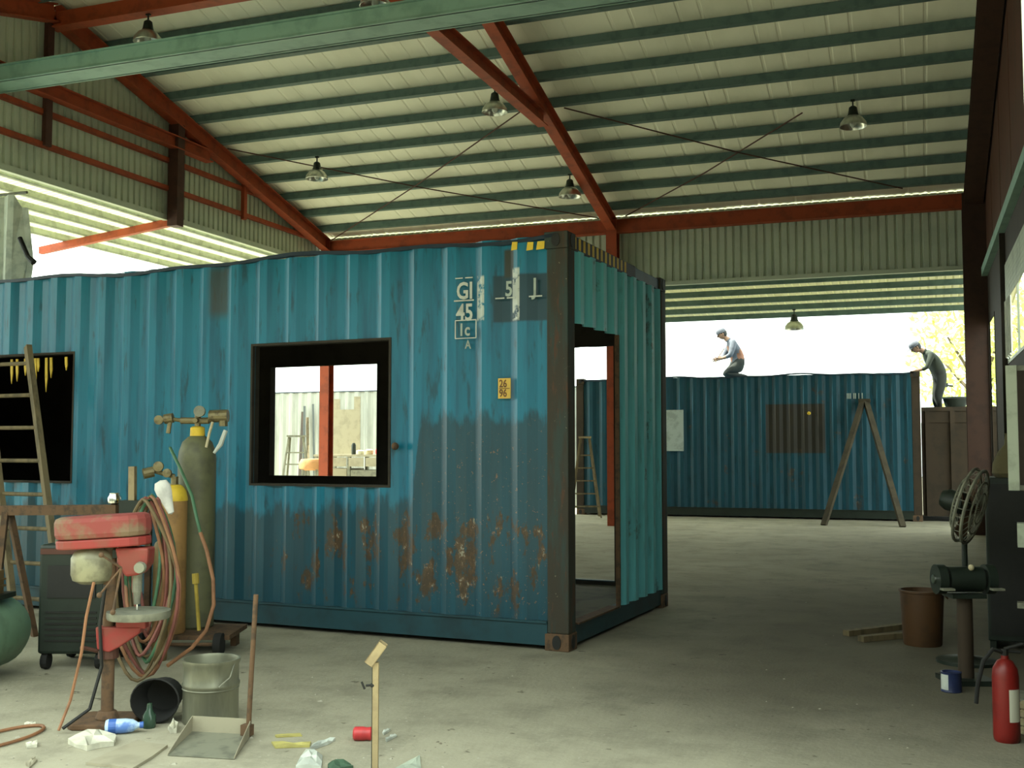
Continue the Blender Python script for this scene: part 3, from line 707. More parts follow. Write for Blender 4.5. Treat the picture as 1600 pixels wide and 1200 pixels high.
tag(stick, 'thin wooden tool handle held by the kneeling man', 'tool')
# bent man on the skip
k2 = atY(1464, 640, 23.35)
man2 = thing('person', 'man in dark work clothes bending over the end of the blue container', 'person', (k2.x, 23.35, 1.93), WR)
V = dict(pelvis=(-.10, 0, .90, (.17, .155)), belly=(-.04, 0, 1.05, (.165, .15)), chest=(.10, 0, 1.27, (.18, .15)), neckb=(.21, 0, 1.40, .085), neck=(.29, 0, 1.43, .052), skull=(.34, 0, 1.44, .06),
         hipl=(-.09, .10, .86, .105), kneel=(.02, .11, .46, .082), anklel=(-.03, .11, .08, .046), toel=(.14, .12, .045, .042),
         hipr=(-.09, -.10, .86, .105), kneer=(-.02, -.11, .46, .082), ankler=(-.10, -.11, .08, .046), toer=(.07, -.12, .045, .042),
         shl=(.15, .18, 1.32, .07), elbl=(.27, .23, 1.06, .046), wril=(.40, .14, 1.015, .034), shr=(.10, -.18, 1.31, .07), elbr=(-.10, -.27, 1.08, .046), wrir=(-.22, -.22, .86, .03))
E_ = [('pelvis', 'belly'), ('belly', 'chest'), ('chest', 'neckb'), ('neckb', 'neck'), ('neck', 'skull'), ('pelvis', 'hipl'), ('hipl', 'kneel'), ('kneel', 'anklel'), ('anklel', 'toel'), ('pelvis', 'hipr'), ('hipr', 'kneer'), ('kneer', 'ankler'), ('ankler', 'toer'),
      ('chest', 'shl'), ('shl', 'elbl'), ('elbl', 'wril'), ('chest', 'shr'), ('shr', 'elbr'), ('elbr', 'wrir')]
hand(V, E_, 'wril', 'hl', (.95, -.2, -.06), (0, -1, .1), (.2, 0, -.6)); hand(V, E_, 'wrir', 'hr', (-.2, .1, -1), (1, .2, 0), (0, 1, -.2))
hs = {n for n in V if n[:2] in ('hl', 'hr')} | {'wril', 'wrir', 'neck', 'skull'}
body('body', V, E_, [({'chest', 'belly', 'neckb', 'shl', 'shr', 'elbl', 'elbr'}, olive_m), (hs, skin_m), ({'pelvis', 'hipl', 'hipr', 'kneel', 'kneer', 'anklel', 'ankler'}, trouser_m), ({'toel', 'toer'}, rubber_m)], man2)
head_bits(man2, (.40, 0, 1.485), (.80, 0, -.60), cap_m)
P2 = Matrix.Translation(man2.location) @ Matrix.Rotation(WR, 4, 'Z')
tl = MB().cbox((0, 0, .0), (.10, .05, .08)).tube([(-.03, 0, .0), (-.16, 0, -.02)], .018, 8).build('hand_grinder', dkgreen_m)
tl.matrix_world = Matrix.Translation(P2 @ Vector((-.24, -.17, .74))) @ Matrix.Rotation(WR, 4, 'Z'); tag(tl, 'small dark power tool held behind the bent man', 'power tool')

# ------------------------------------------------------------------ trees beyond the yard
def tree(x, y, h, r, label, seed):
    rd = random.Random(seed); t = thing('tree', label, 'tree', (x, y, 0), 0, 'trees beyond the yard')
    tr = MB().tube([(0, 0, 0), (.1, 0, h * .3), (0, .1, h * .6)], [.16, .12, .07], 8)
    for i in range(5): a = i * 1.3; tr.tube([(0, 0, h * (.3 + .06 * i)), (math.cos(a) * r * .6, math.sin(a) * r * .6, h * (.5 + .08 * i))], [.07, .03], 6)
    tr.build('trunk', bark_m, t)
    m = MB()
    for i in range(1500):
        u = rd.gauss(0, 1), rd.gauss(0, 1), rd.gauss(0, 1); n = math.sqrt(sum(q * q for q in u)) or 1; k = r * rd.random() ** .4
        c = Vector((u[0] / n * k, u[1] / n * k, h * .68 + u[2] / n * k * 1.1)); d1 = Vector((rd.uniform(-1, 1), rd.uniform(-1, 1), rd.uniform(-1, 1))).normalized() * .16; d2 = d1.orthogonal().normalized() * .07
        m.add([c - d1, c + d2, c + d1, c - d2], [(0, 1, 2, 3)])
    o = m.build('foliage', leaf_m, t); o['kind'] = 'stuff'
tree(1.9, 36, 6.4, 2.3, 'leafy tree in the haze behind the bent man', 3)
tree(4.2, 40, 7.2, 2.6, 'second leafy tree further behind the skip, beside the right column', 5)

# ------------------------------------------------------------------ A-frame ladders by the blue container
def aframe(root, pts, m_, rungs, th):
    for p, q in pts: MB().bar(p, q, th, th * .7).build('ladder_rail', m_, root)
    (p0, q0), (p1, q1) = pts[0], pts[1]
    for i in range(rungs):
        t = .14 + i * .8 / rungs; MB().bar(Vector(p0).lerp(Vector(q0), t), Vector(p1).lerp(Vector(q1), t), th * .6).build('ladder_rung', m_, root)
tl_ = thing('timber_trestle', 'tall A-shaped timber trestle leaning on the blue container', 'trestle', (-.96, 21.55, 0))
MB().bar((-.68, -.75, 0), (-.03, .80, 2.32), .10, .07).build('trestle_leg', darkwood_m, tl_); MB().bar((.68, -.75, 0), (.03, .80, 2.32), .10, .07).build('trestle_leg', darkwood_m, tl_)
MB().cbox((0, 0.82, 2.33), (.22, .14, .07)).build('trestle_head', darkwood_m, tl_)
al = thing('step_ladder', 'slim step ladder standing by the rusty end of the blue container, seen through the doorway', 'ladder', (-6.40, 21.6, 0), .3)
aframe(al, [((-.32, -.22, 0), (-.10, 0, 1.62)), ((.32, -.22, 0), (.10, 0, 1.62)), ((-.30, .35, 0), (-.09, .03, 1.6)), ((.30, .35, 0), (.09, .03, 1.6))], wood_m, 5, .045)
MB().cbox((0, 0, 1.63), (.26, .12, .04)).build('ladder_top', tan_m, al)

# ------------------------------------------------------------------ things seen through the window
yl = thing('step_ladder', 'grey step ladder in the sunlit yard, seen through the square window', 'ladder', (-13.45, 22.0, 0), .35)
aframe(yl, [((-.36, -.25, 0), (-.17, 0, 1.68)), ((.36, -.25, 0), (.17, 0, 1.68)), ((-.34, .4, 0), (-.15, .03, 1.66)), ((.34, .4, 0), (.15, .03, 1.66))], greysteel_m, 5, .05)
MB().cbox((0, 0, 1.69), (.42, .16, .04)).build('ladder_top', greysteel_m, yl)
for i, (px, top, lean, th, m_) in enumerate(((481, 2.35, .10, .07, skip_m), (487, 2.5, .02, .06, dkgreen_m), (494, 2.2, -.04, .07, wood_m), (501, 2.55, .0, .05, dkgreen_m), (519, 2.3, .03, .06, skip_m))):
    p = atY(px - 14 + i * 2, 700, 23.4); o = MB().bar((p.x, 23.4, 0), (atY(px - 12 + lean * 40, 640, 24.85).x, 24.85, top), th, th * .8).build('leaning_post', m_)
    tag(o, ('brown timber post leaning furthest left in the bunch on the off-white container', 'dark post second from the left in the bunch leaning on the off-white container', 'shortest weathered post in the middle of the bunch leaning on the off-white container', 'tallest dark post leaning on the off-white container', 'brown timber post leaning nearest the red column on the off-white container')[i], 'post', 'posts leaning on the off-white container')
p = atY(486, 725, 21.2); yf = thing('folding_stool', 'orange padded stool standing in the yard among the leaning posts', 'stool', (p.x, 21.2, 0), .3)
MB().lathe([(.16, .92), (.24, .96), (.25, 1.08), (.2, 1.17), (.001, 1.18)], 14, sx=1.1, sy=.9).build('seat', mat('orange_pad', (.55, .28, .12), .8), yf, smooth=True)
for dx, dy in ((-.15, -.12), (.15, -.12), (.15, .12), (-.15, .12)): MB().bar((dx * 1.3, dy * 1.3, 0), (dx, dy, .96), .04).build('leg', greysteel_m, yf)
p = atY(540, 670, 22.9); bd = MB().box((-.46, 0, .95), (.46, .03, 2.0)).box((-.46, 0, 2.0), (-.08, .03, 2.25)).box((.30, 0, 2.0), (.46, .03, 2.3)).build('notched_board', pale_m, None)
bd.location = (p.x, 22.75, .32); tag(bd, 'pale board with a notch cut in its top standing on the yard bench', 'board')
yb = thing('work_bench', 'pale cluttered work bench in the yard, seen through the square window', 'bench', (p.x + .55, 22.3, 0), 0)
MB().box((-.85, -.35, 1.22), (.95, .6, 1.27)).build('bench_top', pale_m, yb)
for dx in (-.8, .05, .9):
    for dy in (-.3, .55): MB().box((dx - .035, dy - .035, 0), (dx + .035, dy + .035, 1.22)).build('leg', greysteel_m, yb)
MB().box((-.78, -.33, .45), (.0, .5, .95)).build('cupboard', pale_m, yb); MB().box((.1, -.33, .45), (.86, .5, .92)).build('cupboard', greysteel_m, yb)
for i in range(4): MB().box((-.80 + i * .43, -.352, 1.0), (-.43 + i * .43, -.34, 1.20)).build('drawer', pale_m, yb)
for dx, hh, rr, m_, lb in ((.45, .12, .09, cream_m, 'cream tub standing on the yard bench'), (.72, .14, .10, canred_m, 'reddish tin standing at the end of the yard bench'), (.05, .26, .05, dkgreen_m, 'dark bottle standing on the yard bench'), (.22, .10, .09, paper_m, 'white bundle lying on the yard bench')):
    o = MB().lathe([(rr * .9, 0), (rr, .02), (rr, hh * .8), (rr * .6, hh), (.001, hh)], 12).build('bench_pot', m_, None, smooth=True); o.location = (p.x + .55 + dx, 22.2, 1.27); tag(o, lb, 'container pot')
tp = thing('tarpaulin', 'pale sheet hanging beyond the gable end above the container', 'tarpaulin', (-11.15, 10.75, 0))
cu = MB(); vs = []
for i in range(17):
    xx = -.7 + i * .08; yy = .05 * math.sin(i * 1.3); vs += [(xx, yy, 3.0), (xx + (.1 if i > 14 else 0), yy * 1.3, 3.75), (xx, yy, 4.62 if i < 15 else 4.45)]
cu.add(vs, [(3*i + j, 3*i + 3 + j, 3*i + 4 + j, 3*i + 1 + j) for i in range(16) for j in (0, 1)]).build('hanging_sheet', tarp_m, tp, solid=.004)
MB().tube([(.55, -.05, 4.05), (.70, -.06, 3.80), (.80, -.06, 3.72)], [.03, .03, .04], 8).build('tie_cord', black_m, tp)
MB().tube([(-.75, 0, 4.64), (.6, 0, 4.64)], .02, 8).build('hanging_rail', greysteel_m, tp)

# ------------------------------------------------------------------ high bay lamps
def lamp_proto(label):
    t = thing('high_bay_lamp', label, 'lamp', (0, 0, 0), 0, 'high bay lamps under the roof')
    MB().tube([(0, 0, 0), (0, 0, -.10)], .012, 6).box((-.03, -.02, -.02), (.03, .02, .02)).build('hook', dkgreen_m, t)
    MB().lathe([(.03, -.09), (.055, -.11), (.07, -.20), (.085, -.235), (.10, -.25)], 18).build('ballast_housing', dkgreen_m, t, smooth=True)
    MB().lathe([(.085, -.235), (.13, -.265), (.18, -.33), (.195, -.39), (.19, -.392), (.175, -.335), (.125, -.272), (.06, -.25)], 24).build('reflector', alu_m, t, smooth=True)
    MB().lathe([(.001, -.30), (.04, -.31), (.045, -.36), (.02, -.40), (.001, -.405)], 12).build('bulb', white_m, t, smooth=True)
    return t
L0 = lamp_proto('lamp hanging near the gable from the red ridge beam')
L0.location = (-9.66, 11.9, 7.27)
for (x, y), lb in (((-9.62, 16.30), 'lamp hanging over the teal container from the pale roof, nearest the gable rafter'), ((-5.80, 14.93), 'lamp hanging beside the join of collar tie and rafter in mid roof'),
                   ((-5.48, 17.65), 'lamp hanging low beside the middle rafter close to the back eave'), ((-0.78, 16.30), 'lamp hanging alone in the roof bay beside the red-brown wall'), ((-6.22, 11.9), 'lamp hanging above the green beam at the top edge, mostly hidden')):
    dup(L0, (x, y, zraf(y) + .125 if y > 12 else 7.27), None, lb)
lo = dup(L0, (-2.2, 21.71, zcb(21.71) + .0), None, 'dark lamp hanging outside under the back canopy')

# ------------------------------------------------------------------ ladder, trestle and machines at left
RL = YAW
ld = thing('ladder', 'long wooden ladder leaning on the teal container over its dark cut-out', 'ladder', (0, 0, 0))
ta = Vector((-7.14, 7.33, 2.26)); ba = Vector((-6.32, 6.93, 0)); off = Vector((-.52, .034, 0))
MB().bar(ba, ta, .045, .07).build('ladder_rail', wood_m, ld); MB().bar(ba + off, ta + off, .045, .07).build('ladder_rail', wood_m, ld)
for i in range(8):
    t = .08 + i * .122; MB().tube([ba.lerp(ta, t), (ba + off).lerp(ta + off, t)], .017, 8).build('ladder_rung', wood_m, ld)
sh = thing('saw_trestle', 'rusty trestle with a long bar in front of the ladder', 'trestle', (-5.72, 6.25, 0), RL * .2)
MB().bar((-.95, 0, .925), (.45, 0, .955), .06, .07).build('top_bar', rust_m, sh)
for dx, dy in ((-.45, -.22), (-.45, .22), (.30, -.22), (.30, .22)): MB().bar((dx + .05, dy, 0), (dx - .03, dy * .1, .92), .04).build('trestle_leg', rust_m, sh)
pf = MB().lathe([(.02, 0), (.045, .01), (.05, .045), (.035, .07), (.036, .08), (.03, .08), (.03, .02), (.001, .02)], 16).build('pipe_fitting', chrome_m, None, smooth=True); pf.location = (-5.31, 6.29, .99); tag(pf, 'shiny metal fitting sitting on the end of the rusty trestle bar', 'fitting')
p = ground(98, 1045); wm = thing('welding_machine', 'black welding machine on small wheels behind the drill press', 'machine', (p.x, p.y + .2, 0), RL)
MB().box((-.21, -.25, .10), (.21, .25, .78)).build('case', dkgreen_m, wm, bevel=.02)
MB().box((-.20, -.255, .72), (.20, -.25, .755)).build('red_stripe', dk_red, wm); MB().box((-.15, -.258, .45), (.15, -.25, .65)).build('control_panel', black_m, wm)
for i in range(6): MB().box((-.16, -.257, .18 + i * .035), (.16, -.25, .19 + i * .035)).build('vent_louvre', black_m, wm)
for dx in (-.17, .17):
    for dy in (-.2, .2): MB().lathe([(.05, -.02), (.055, 0), (.05, .02)], 14, M=Matrix.Rotation(PI / 2, 4, 'Y'), c=(dx, dy, .055)).build('wheel', rubber_m, wm)
MB().tube([(-.12, -.2, .78), (-.12, -.2, .84), (.12, -.2, .84), (.12, -.2, .78)], .013, 8).build('handle', greysteel_m, wm)
# compressor
p = ground(-112, 1086); cp = thing('air_compressor', 'mint green air compressor tank at the left edge', 'compressor', (p.x, p.y + .12, 0), RL)
R = .225; prof = [(.001, .28), (.08, .275), (.15, .25), (.20, .20), (R, .13), (R, -.34), (.2, -.42), (.001, -.46)]
MB().lathe(prof, 28, M=Matrix.Rotation(PI / 2, 4, 'X') @ Matrix.Scale(1, 4), c=(0, .22, R + .03)).build('tank', mint_m, cp, smooth=True)
MB().lathe([(.02, 0), (.03, .005), (.03, .02), (.012, .03), (.001, .03)], 12, M=Matrix.Rotation(PI / 2, 4, 'X'), c=(.035, -.052, R + .03)).build('drain_plug', greysteel_m, cp, smooth=True)
MB().box((-.12, .15, R * 2 + .02), (.16, .5, R * 2 + .05)).build('mount_plate', dkgreen_m, cp)
MB().box((-.05, .2, R * 2 + .05), (.12, .42, R * 2 + .19)).box((-.06, .19, R * 2 + .09), (.13, .43, R * 2 + .10)).box((-.06, .19, R * 2 + .13), (.13, .43, R * 2 + .14)).build('pump_head', cylbrown_m, cp)
for dx in (-.13, .13): MB().box((dx - .02, .1, 0), (dx + .02, .16, .08)).build('foot', dkgreen_m, cp)

# drill press
p = ground(167, 1132); dp = thing('drill_press', 'small pillar drill with a dusty red belt cover and grey motor', 'drill press', (p.x, p.y, 0), RL)
MB().prism([(-.16, -.10), (-.13, -.13), (.11, -.13), (.14, -.10), (.14, .13), (.11, .16), (-.13, .16), (-.16, .13)], 0, .03).lathe([(.06, .03), (.045, .07)], 16).build('base', rust_m, dp, bevel=.008)
MB().tube([(0, 0, .03), (0, 0, .92)], .031, 16).build('column', rust_m, dp, smooth=True)
MB().lathe([(.05, .515), (.15, .53), (.155, .54), (.155, .568), (.001, .57)], 26, c=(.155, -.02, 0)).build('table', greysteel_m, dp, smooth=True)
MB().prism([(-.05, .49), (.18, .49), (.17, .46), (.07, .39), (.02, .365), (-.04, .38)], -.035, .035, Matrix(((1, 0, 0, 0), (0, 0, -1, -.02), (0, 1, 0, 0), (0, 0, 0, 1)))).box((.05, -.05, .48), (.2, .01, .52)).build('table_bracket', pressred_m, dp, bevel=.008)
MB().lathe([(.05, .33), (.05, .40)], 16).tube([(-.04, -.04, .37), (-.10, -.10, .40)], .01, 8).build('column_collar', dk_red, dp)
def stadium(a, b, r1, r2, n=8):
    return [(b + r2 * math.cos(-PI / 2 + PI * i / n), r2 * math.sin(-PI / 2 + PI * i / n)) for i in range(n + 1)] + [(a + r1 * math.cos(PI / 2 + PI * i / n), r1 * math.sin(PI / 2 + PI * i / n)) for i in range(n + 1)]
TL = Matrix.Translation((0, 0, 0)) @ Matrix.Rotation(-.06, 4, 'Y')
MB().prism(stadium(-.10, .14, .115, .115), .885, .930, TL).build('belt_tray', pressred_m, dp, bevel=.008)
MB().prism(stadium(-.10, .14, .12, .12), .930, 1.045, TL).build('belt_cover', dustred_m, dp, bevel=.028)
MB().lathe([(.001, .70), (.06, .702), (.095, .72), (.105, .75), (.105, .83), (.09, .86), (.06, .875), (.03, .90)], 24, c=(-.085, -.01, 0)).build('motor', motor_m, dp, smooth=True)
MB().box((.02, -.03, .83), (.05, .03, .87)).build('motor_plate', dkgreen_m, dp)
MB().prism([(.045, .885), (.215, .885), (.21, .80), (.17, .75), (.10, .74), (.065, .80)], -.06, .055, Matrix(((1, 0, 0, 0), (0, 0, -1, -.02), (0, 1, 0, 0), (0, 0, 0, 1)))).build('head_casting', pressred_m, dp, bevel=.012)
MB().lathe([(.026, -.02), (.03, 0), (.026, .02)], 14, M=Matrix.Rotation(PI / 2, 4, 'X'), c=(.185, -.10, .79)).tube([(.185, -.09, .79), (.185, -.04, .79)], .012, 8).build('depth_knob', greysteel_m, dp)
MB().tube([(.145, -.02, .76), (.145, -.02, .66)], .024, 12).tube([(.145, -.02, .66), (.145, -.02, .60)], [.02, .016], 12).build('quill', greysteel_m, dp); MB().tube([(.145, -.02, .60), (.145, -.02, .572)], .005, 6).build('drill_bit', chrome_m, dp)
for (a, b) in (((.095, -.11, .79), (.075, -.16, .58)), ((.095, -.11, .79), (.02, -.18, .86)), ((.095, -.11, .79), (.0, -.14, .66))):
    MB().tube([a, b], .006, 6).ball(b, .014, 8).build('feed_lever', rust_m, dp)
MB().tube([(-.04, -.11, .72), (-.07, -.12, .55), (-.085, -.13, .38), (-.13, -.14, .15), (-.16, -.2, .02)], .008, 6).build('power_cord', hosetan_m, dp)
MB().tube([(.0, -.06, .70), (-.02, -.07, .5), (-.01, -.06, .3), (-.05, -.1, .10), (-.14, -.2, .03)], .009, 6).build('power_cord', black_m, dp)

# gas cylinders on their trolley
tr = thing('cylinder_trolley', 'rusty steel trolley carrying the welding gas cylinders', 'trolley', (-4.76, 6.42, 0), RL)
MB().box((-.30, -.24, .10), (.34, .26, .13)).build('base_plate', rust_m, tr)
for dx in (-.24, .28):
    MB().lathe([(.03, -.03), (.075, -.025), (.078, 0), (.075, .025), (.03, .03)], 18, M=Matrix.Rotation(PI / 2, 4, 'Y'), c=(dx, -.28, .078)).build('wheel', rubber_m, tr, smooth=True)
    MB().box((dx - .02, .1, 0), (dx + .02, .2, .1)).build('foot', rust_m, tr)
MB().tube([(-.24, -.28, .078), (.28, -.28, .078)], .012, 8).build('axle', rust_m, tr)
MB().bar((-.34, -.16, .1), (-.36, -.16, 1.26), .055, .04).build('upright', tan_m, tr); MB().bar((-.36, .2, .1), (-.36, .2, .9), .04).build('upright', rust_m, tr)
MB().bar((-.36, -.16, .62), (-.36, .2, .62), .035).build('cross_bar', rust_m, tr); MB().box((-.43, -.21, .93), (-.22, -.10, 1.03)).build('hose_bracket', dkgreen_m, tr)
def gcyl(name, x, y, z, r, h, bm, nm, label):
    t = thing(name, label, 'gas cylinder', (x, y, z), RL, 'welding gas cylinders')
    MB().lathe([(r * .9, 0), (r, .015), (r, h - r * 1.25), (r * .96, h - r * .85), (r * .78, h - r * .35), (r * .5, h - r * .08), (r * .34, h)], 28).build('cylinder_body', bm, t, smooth=True)
    return t
g1 = gcyl('gas_cylinder', -4.80, 6.53, .13, .132, 1.345, cylgrey_m, 0, 'tall grey-olive gas cylinder with a yellow neck')
MB().lathe([(.052, 1.335), (.05, 1.40), (.035, 1.41)], 18).build('neck_ring', yellow_m, g1, smooth=True)
MB().tube([(0, 0, 1.39), (0, 0, 1.50)], .022, 10).tube([(-.12, 0, 1.45), (.08, 0, 1.45)], .024, 10).tube([(0, 0, 1.45), (0, -.07, 1.45)], .018, 8).build('valve', brass_m, g1)
MB().lathe([(.001, -.02), (.038, -.018), (.04, .015), (.001, .02)], 18, M=Matrix.Rotation(PI / 2, 4, 'X'), c=(.03, -.06, 1.515)).build('gauge', greysteel_m, g1, smooth=True)
MB().tube([(.09, -.02, 1.48), (.22, -.02, 1.485)], .045, 14).tube([(.19, -.03, 1.45), (.19, -.03, 1.41)], .03, 10).build('regulator', brass_m, g1)
MB().tube([(.12, -.05, 1.44), (.10, -.06, 1.36), (.085, -.08, 1.26)], .010, 8).build('pale_tube', cream_m, g1); MB().tube([(.21, -.04, 1.38), (.18, -.06, 1.28), (.14, -.08, 1.22)], [.016, .018, .01], 8).build('pale_tube', white_m, g1)
MB().tube([(-.23, -.02, 1.46), (-.17, -.02, 1.47)], .035, 12).lathe([(.001, -.015), (.032, -.013), (.033, .01), (.001, .015)], 14, M=Matrix.Rotation(PI / 2, 4, 'X'), c=(-.27, -.02, 1.455)).tube([(-.19, -.02, 1.45), (-.2, -.03, 1.36)], .016, 8).tube([(-.17, -.02, 1.46), (-.1, 0, 1.45)], .014, 8).build('side_regulator', brass_m, g1)
g2 = gcyl('gas_cylinder', -4.79, 6.27, .13, .088, 1.00, cylora_m, 0, 'shorter ochre gas cylinder with a yellow shoulder')
MB().lathe([(.0905, .895), (.090, .915), (.078, .965), (.055, .995), (.038, 1.005)], 24).build('shoulder_band', yellow_m, g2, smooth=True)
MB().tube([(0, 0, 1.0), (0, 0, 1.06)], .025, 10).tube([(-.14, -.02, 1.10), (.0, 0, 1.06)], .016, 8).build('valve', brass_m, g2)
MB().tube([(-.20, -.05, 1.08), (-.14, -.02, 1.095)], .036, 12).lathe([(.001, -.015), (.034, -.013), (.035, .01), (.001, .015)], 14, M=Matrix.Rotation(PI / 2, 4, 'X'), c=(-.10, -.04, 1.13)).lathe([(.001, -.015), (.03, -.013), (.03, .01), (.001, .015)], 14, M=Matrix.Rotation(PI / 2, 4, 'X'), c=(-.04, -.04, 1.085)).build('regulator', brass_m, g2)
q = atY(250, 955, 6.0); g3 = gcyl('gas_cylinder', q.x, 6.0, 0, .05, .78, cylbrown_m, 0, 'thin brown cylinder standing behind the drill table')
MB().tube([(0, 0, .77), (0, 0, .83)], .014, 8).tube([(-.03, 0, .83), (.03, 0, .83)], .01, 8).build('valve', greysteel_m, g3)
q = atY(252, 770, 5.92); rag = MB()
rag.lathe([(.001, -.15), (.02, -.14), (.035, -.07), (.052, .0), (.055, .04), (.04, .075), (.001, .085)], 14, sx=1.0, sy=.6).build('white_rag', mat('white_cloth', (.72, .70, .66), .9), None, smooth=True)
rg = bpy.data.objects['white_rag']; rg.location = (q.x, 5.95, q.z); rg.rotation_euler = (0, -.35, RL); tag(rg, 'white rag hanging beside the ochre cylinder', 'rag')
# hose coil over the trolley bracket
q = atY(232, 905, 5.62); hc = thing('hose_coil', 'tangled coil of red and green welding hose hanging by the drill press', 'hose', (q.x, 5.62, 0), RL)
rd = random.Random(4)
for i in range(11):
    cx = .03 + rd.uniform(-.02, .04); wx = .07 + .011 * i + rd.uniform(-.01, .01); top = 1.07 + rd.uniform(-.02, .03); bot = .30 - .03 * i + rd.uniform(-.03, .03); bot = max(bot, .04)
    pts = []
    for k_ in range(28):
        t = 2 * PI * k_ / 28; zz = (top + bot) / 2 + (top - bot) / 2 * math.cos(t); f = (top - zz) / (top - bot)
        sw = wx * (.62 + .55 * math.sin(PI * min(1, f * .95)))
        pts.append((cx + .02 + f * .02 + sw * math.sin(t), -.10 - .035 * i * .5 - .10 * f + .05 * math.sin(2 * t + i), zz))
    MB().tube(pts, .0105, 7, closed=True).build('hose_loop', (hosered_m, hosegreen_m, hosetan_m, hosedk_m)[(0, 1, 0, 2, 3, 0, 1, 3, 0, 2, 3)[i]], hc, smooth=True)
gh = MB().tube([atY(266, 700, 6.3), atY(283, 735, 6.05), atY(300, 775, 5.95), atY(308, 812, 5.9), atY(313, 832, 5.9)], .011, 8).build('green_hose', hosegreen_m, None, smooth=True); tag(gh, 'single green hose running down across the tall cylinder', 'hose')
oh = MB().tube([atY(313, 832, 5.9), atY(323, 860, 5.9), atY(333, 905, 5.85), atY(334, 945, 5.8), atY(322, 985, 5.7), atY(300, 1012, 5.6), atY(262, 1040, 5.4)], .012, 8).build('orange_hose', hosetan_m, None, smooth=True); tag(oh, 'orange hose curving down in front of the tall cylinder', 'hose')
th_ = MB().tube([atY(305, 896, 5.85), atY(306, 912, 5.85)], .022, 10).tube([atY(306, 912, 5.85), atY(311, 985, 5.85)], .012, 8).build('cutting_torch', mat('dull_torch_yellow', (.36, .26, .04), .6), None); tag(th_, 'yellow cutting torch hanging in front of the cylinders', 'torch')

# tin, basin, bottles
p = ground(304, 1136); tn = thing('metal_can', 'open galvanised metal can on the floor beside the dustpan', 'can', (p.x, p.y + .13, 0), 0)
MB().lathe([(.135, 0), (.14, .012), (.138, .03), (.138, .175), (.144, .185), (.144, .195), (.138, .205), (.138, .285), (.146, .30), (.146, .315), (.136, .315), (.132, .30), (.132, .02), (.001, .02)], 36).build('can_body', galv_m, tn, smooth=True)
MB().lathe([(.138, .165), (.1425, .17), (.138, .175)], 36).build('rib_band', galv_m, tn, smooth=True)
MB().tube([(.14, 0, .30), (.155, -.06, .24), (.13, -.12, .20)], .004, 6).build('bail_handle', greysteel_m, tn)
MB().lathe([(.001, .22), (.13, .22), (.131, .215)], 24).build('residue', black_m, tn)
p = ground(222, 1136); bs = thing('plastic_basin', 'black plastic basin lying on its side behind the bottle', 'basin', (p.x, p.y + .12, 0), RL)
M_ = Matrix.Translation((0, 0, .115)) @ Matrix.Rotation(PI / 2, 4, 'X')
MB().lathe([(.001, -.12), (.09, -.12), (.095, -.11), (.12, .05), (.125, .055), (.118, .06), (.088, -.10), (.001, -.105)], 24, M=M_, sx=1.0, sy=.9).build('basin_shell', rubber_m, bs, smooth=True)
p = ground(233, 1137); o = MB().lathe([(.03, 0), (.033, .01), (.033, .06), (.014, .09), (.012, .12), (.001, .12)], 16).build('glass_bottle', mat('dark_green_glass', (.03, .06, .04), .12), None, smooth=True); o.location = (p.x, p.y, 0); tag(o, 'dark green bottle standing in front of the black basin', 'bottle')
p = ground(192, 1146); pb = thing('plastic_bottle', 'blue and white plastic bottle lying by the drill base', 'bottle', (p.x, p.y, .036), RL + .22)
M_ = Matrix.Rotation(PI / 2, 4, 'Y')
MB().lathe([(.001, -.085), (.03, -.08), (.035, -.07), (.035, .01), (.03, .045), (.014, .07), (.013, .078)], 18, M=M_).build('bottle_body', bluewhite_m, pb, smooth=True); MB().lathe([(.016, .078), (.016, .095), (.001, .096)], 12, M=M_).build('bottle_cap', darkblue_m, pb, smooth=True)
MB().lathe([(.0355, -.065), (.0357, -.04), (.0355, -.03)], 18, M=M_).build('bottle_label', darkblue_m, pb)
# dustpan with upright handle
h0 = ground(386, 1152); dpn = thing('dustpan', 'flat metal dustpan with a long upright rusty handle', 'dustpan', (h0.x, h0.y, 0), 0)
def rel(x, y, z): g = ground(x, y, z); return (g.x - h0.x, g.y - h0.y, z)
fl_, fr_, br_, bl_ = rel(262, 1180, .004), rel(366, 1186, .004), rel(392, 1148, .006), rel(300, 1143, .006)
up = lambda q, h: (q[0], q[1], q[2] + h)
MB().add([fl_, fr_, br_, bl_], [(0, 1, 2, 3)]).build('pan_floor', greysteel_m, dpn, solid=.003)
m = MB(); m.add([fr_, br_, up(br_, .075), up(fr_, .008)], [(0, 1, 2, 3)]); m.add([br_, bl_, up(bl_, .075), up(br_, .075)], [(0, 1, 2, 3)]); m.add([fl_, bl_, up(bl_, .075), up(fl_, .008)], [(0, 1, 2, 3)])
m.build('pan_wall', pale_m, dpn, solid=.003)
tz = atY(400, 929, h0.y + .02); MB().tube([(0, .01, .03), (.01, .01, .25), (tz.x - h0.x, .02, tz.z)], .0125, 10).build('handle', rust_m, dpn, smooth=True); MB().cbox((0, .0, .035), (.05, .04, .05)).build('handle_socket', rust_m, dpn)
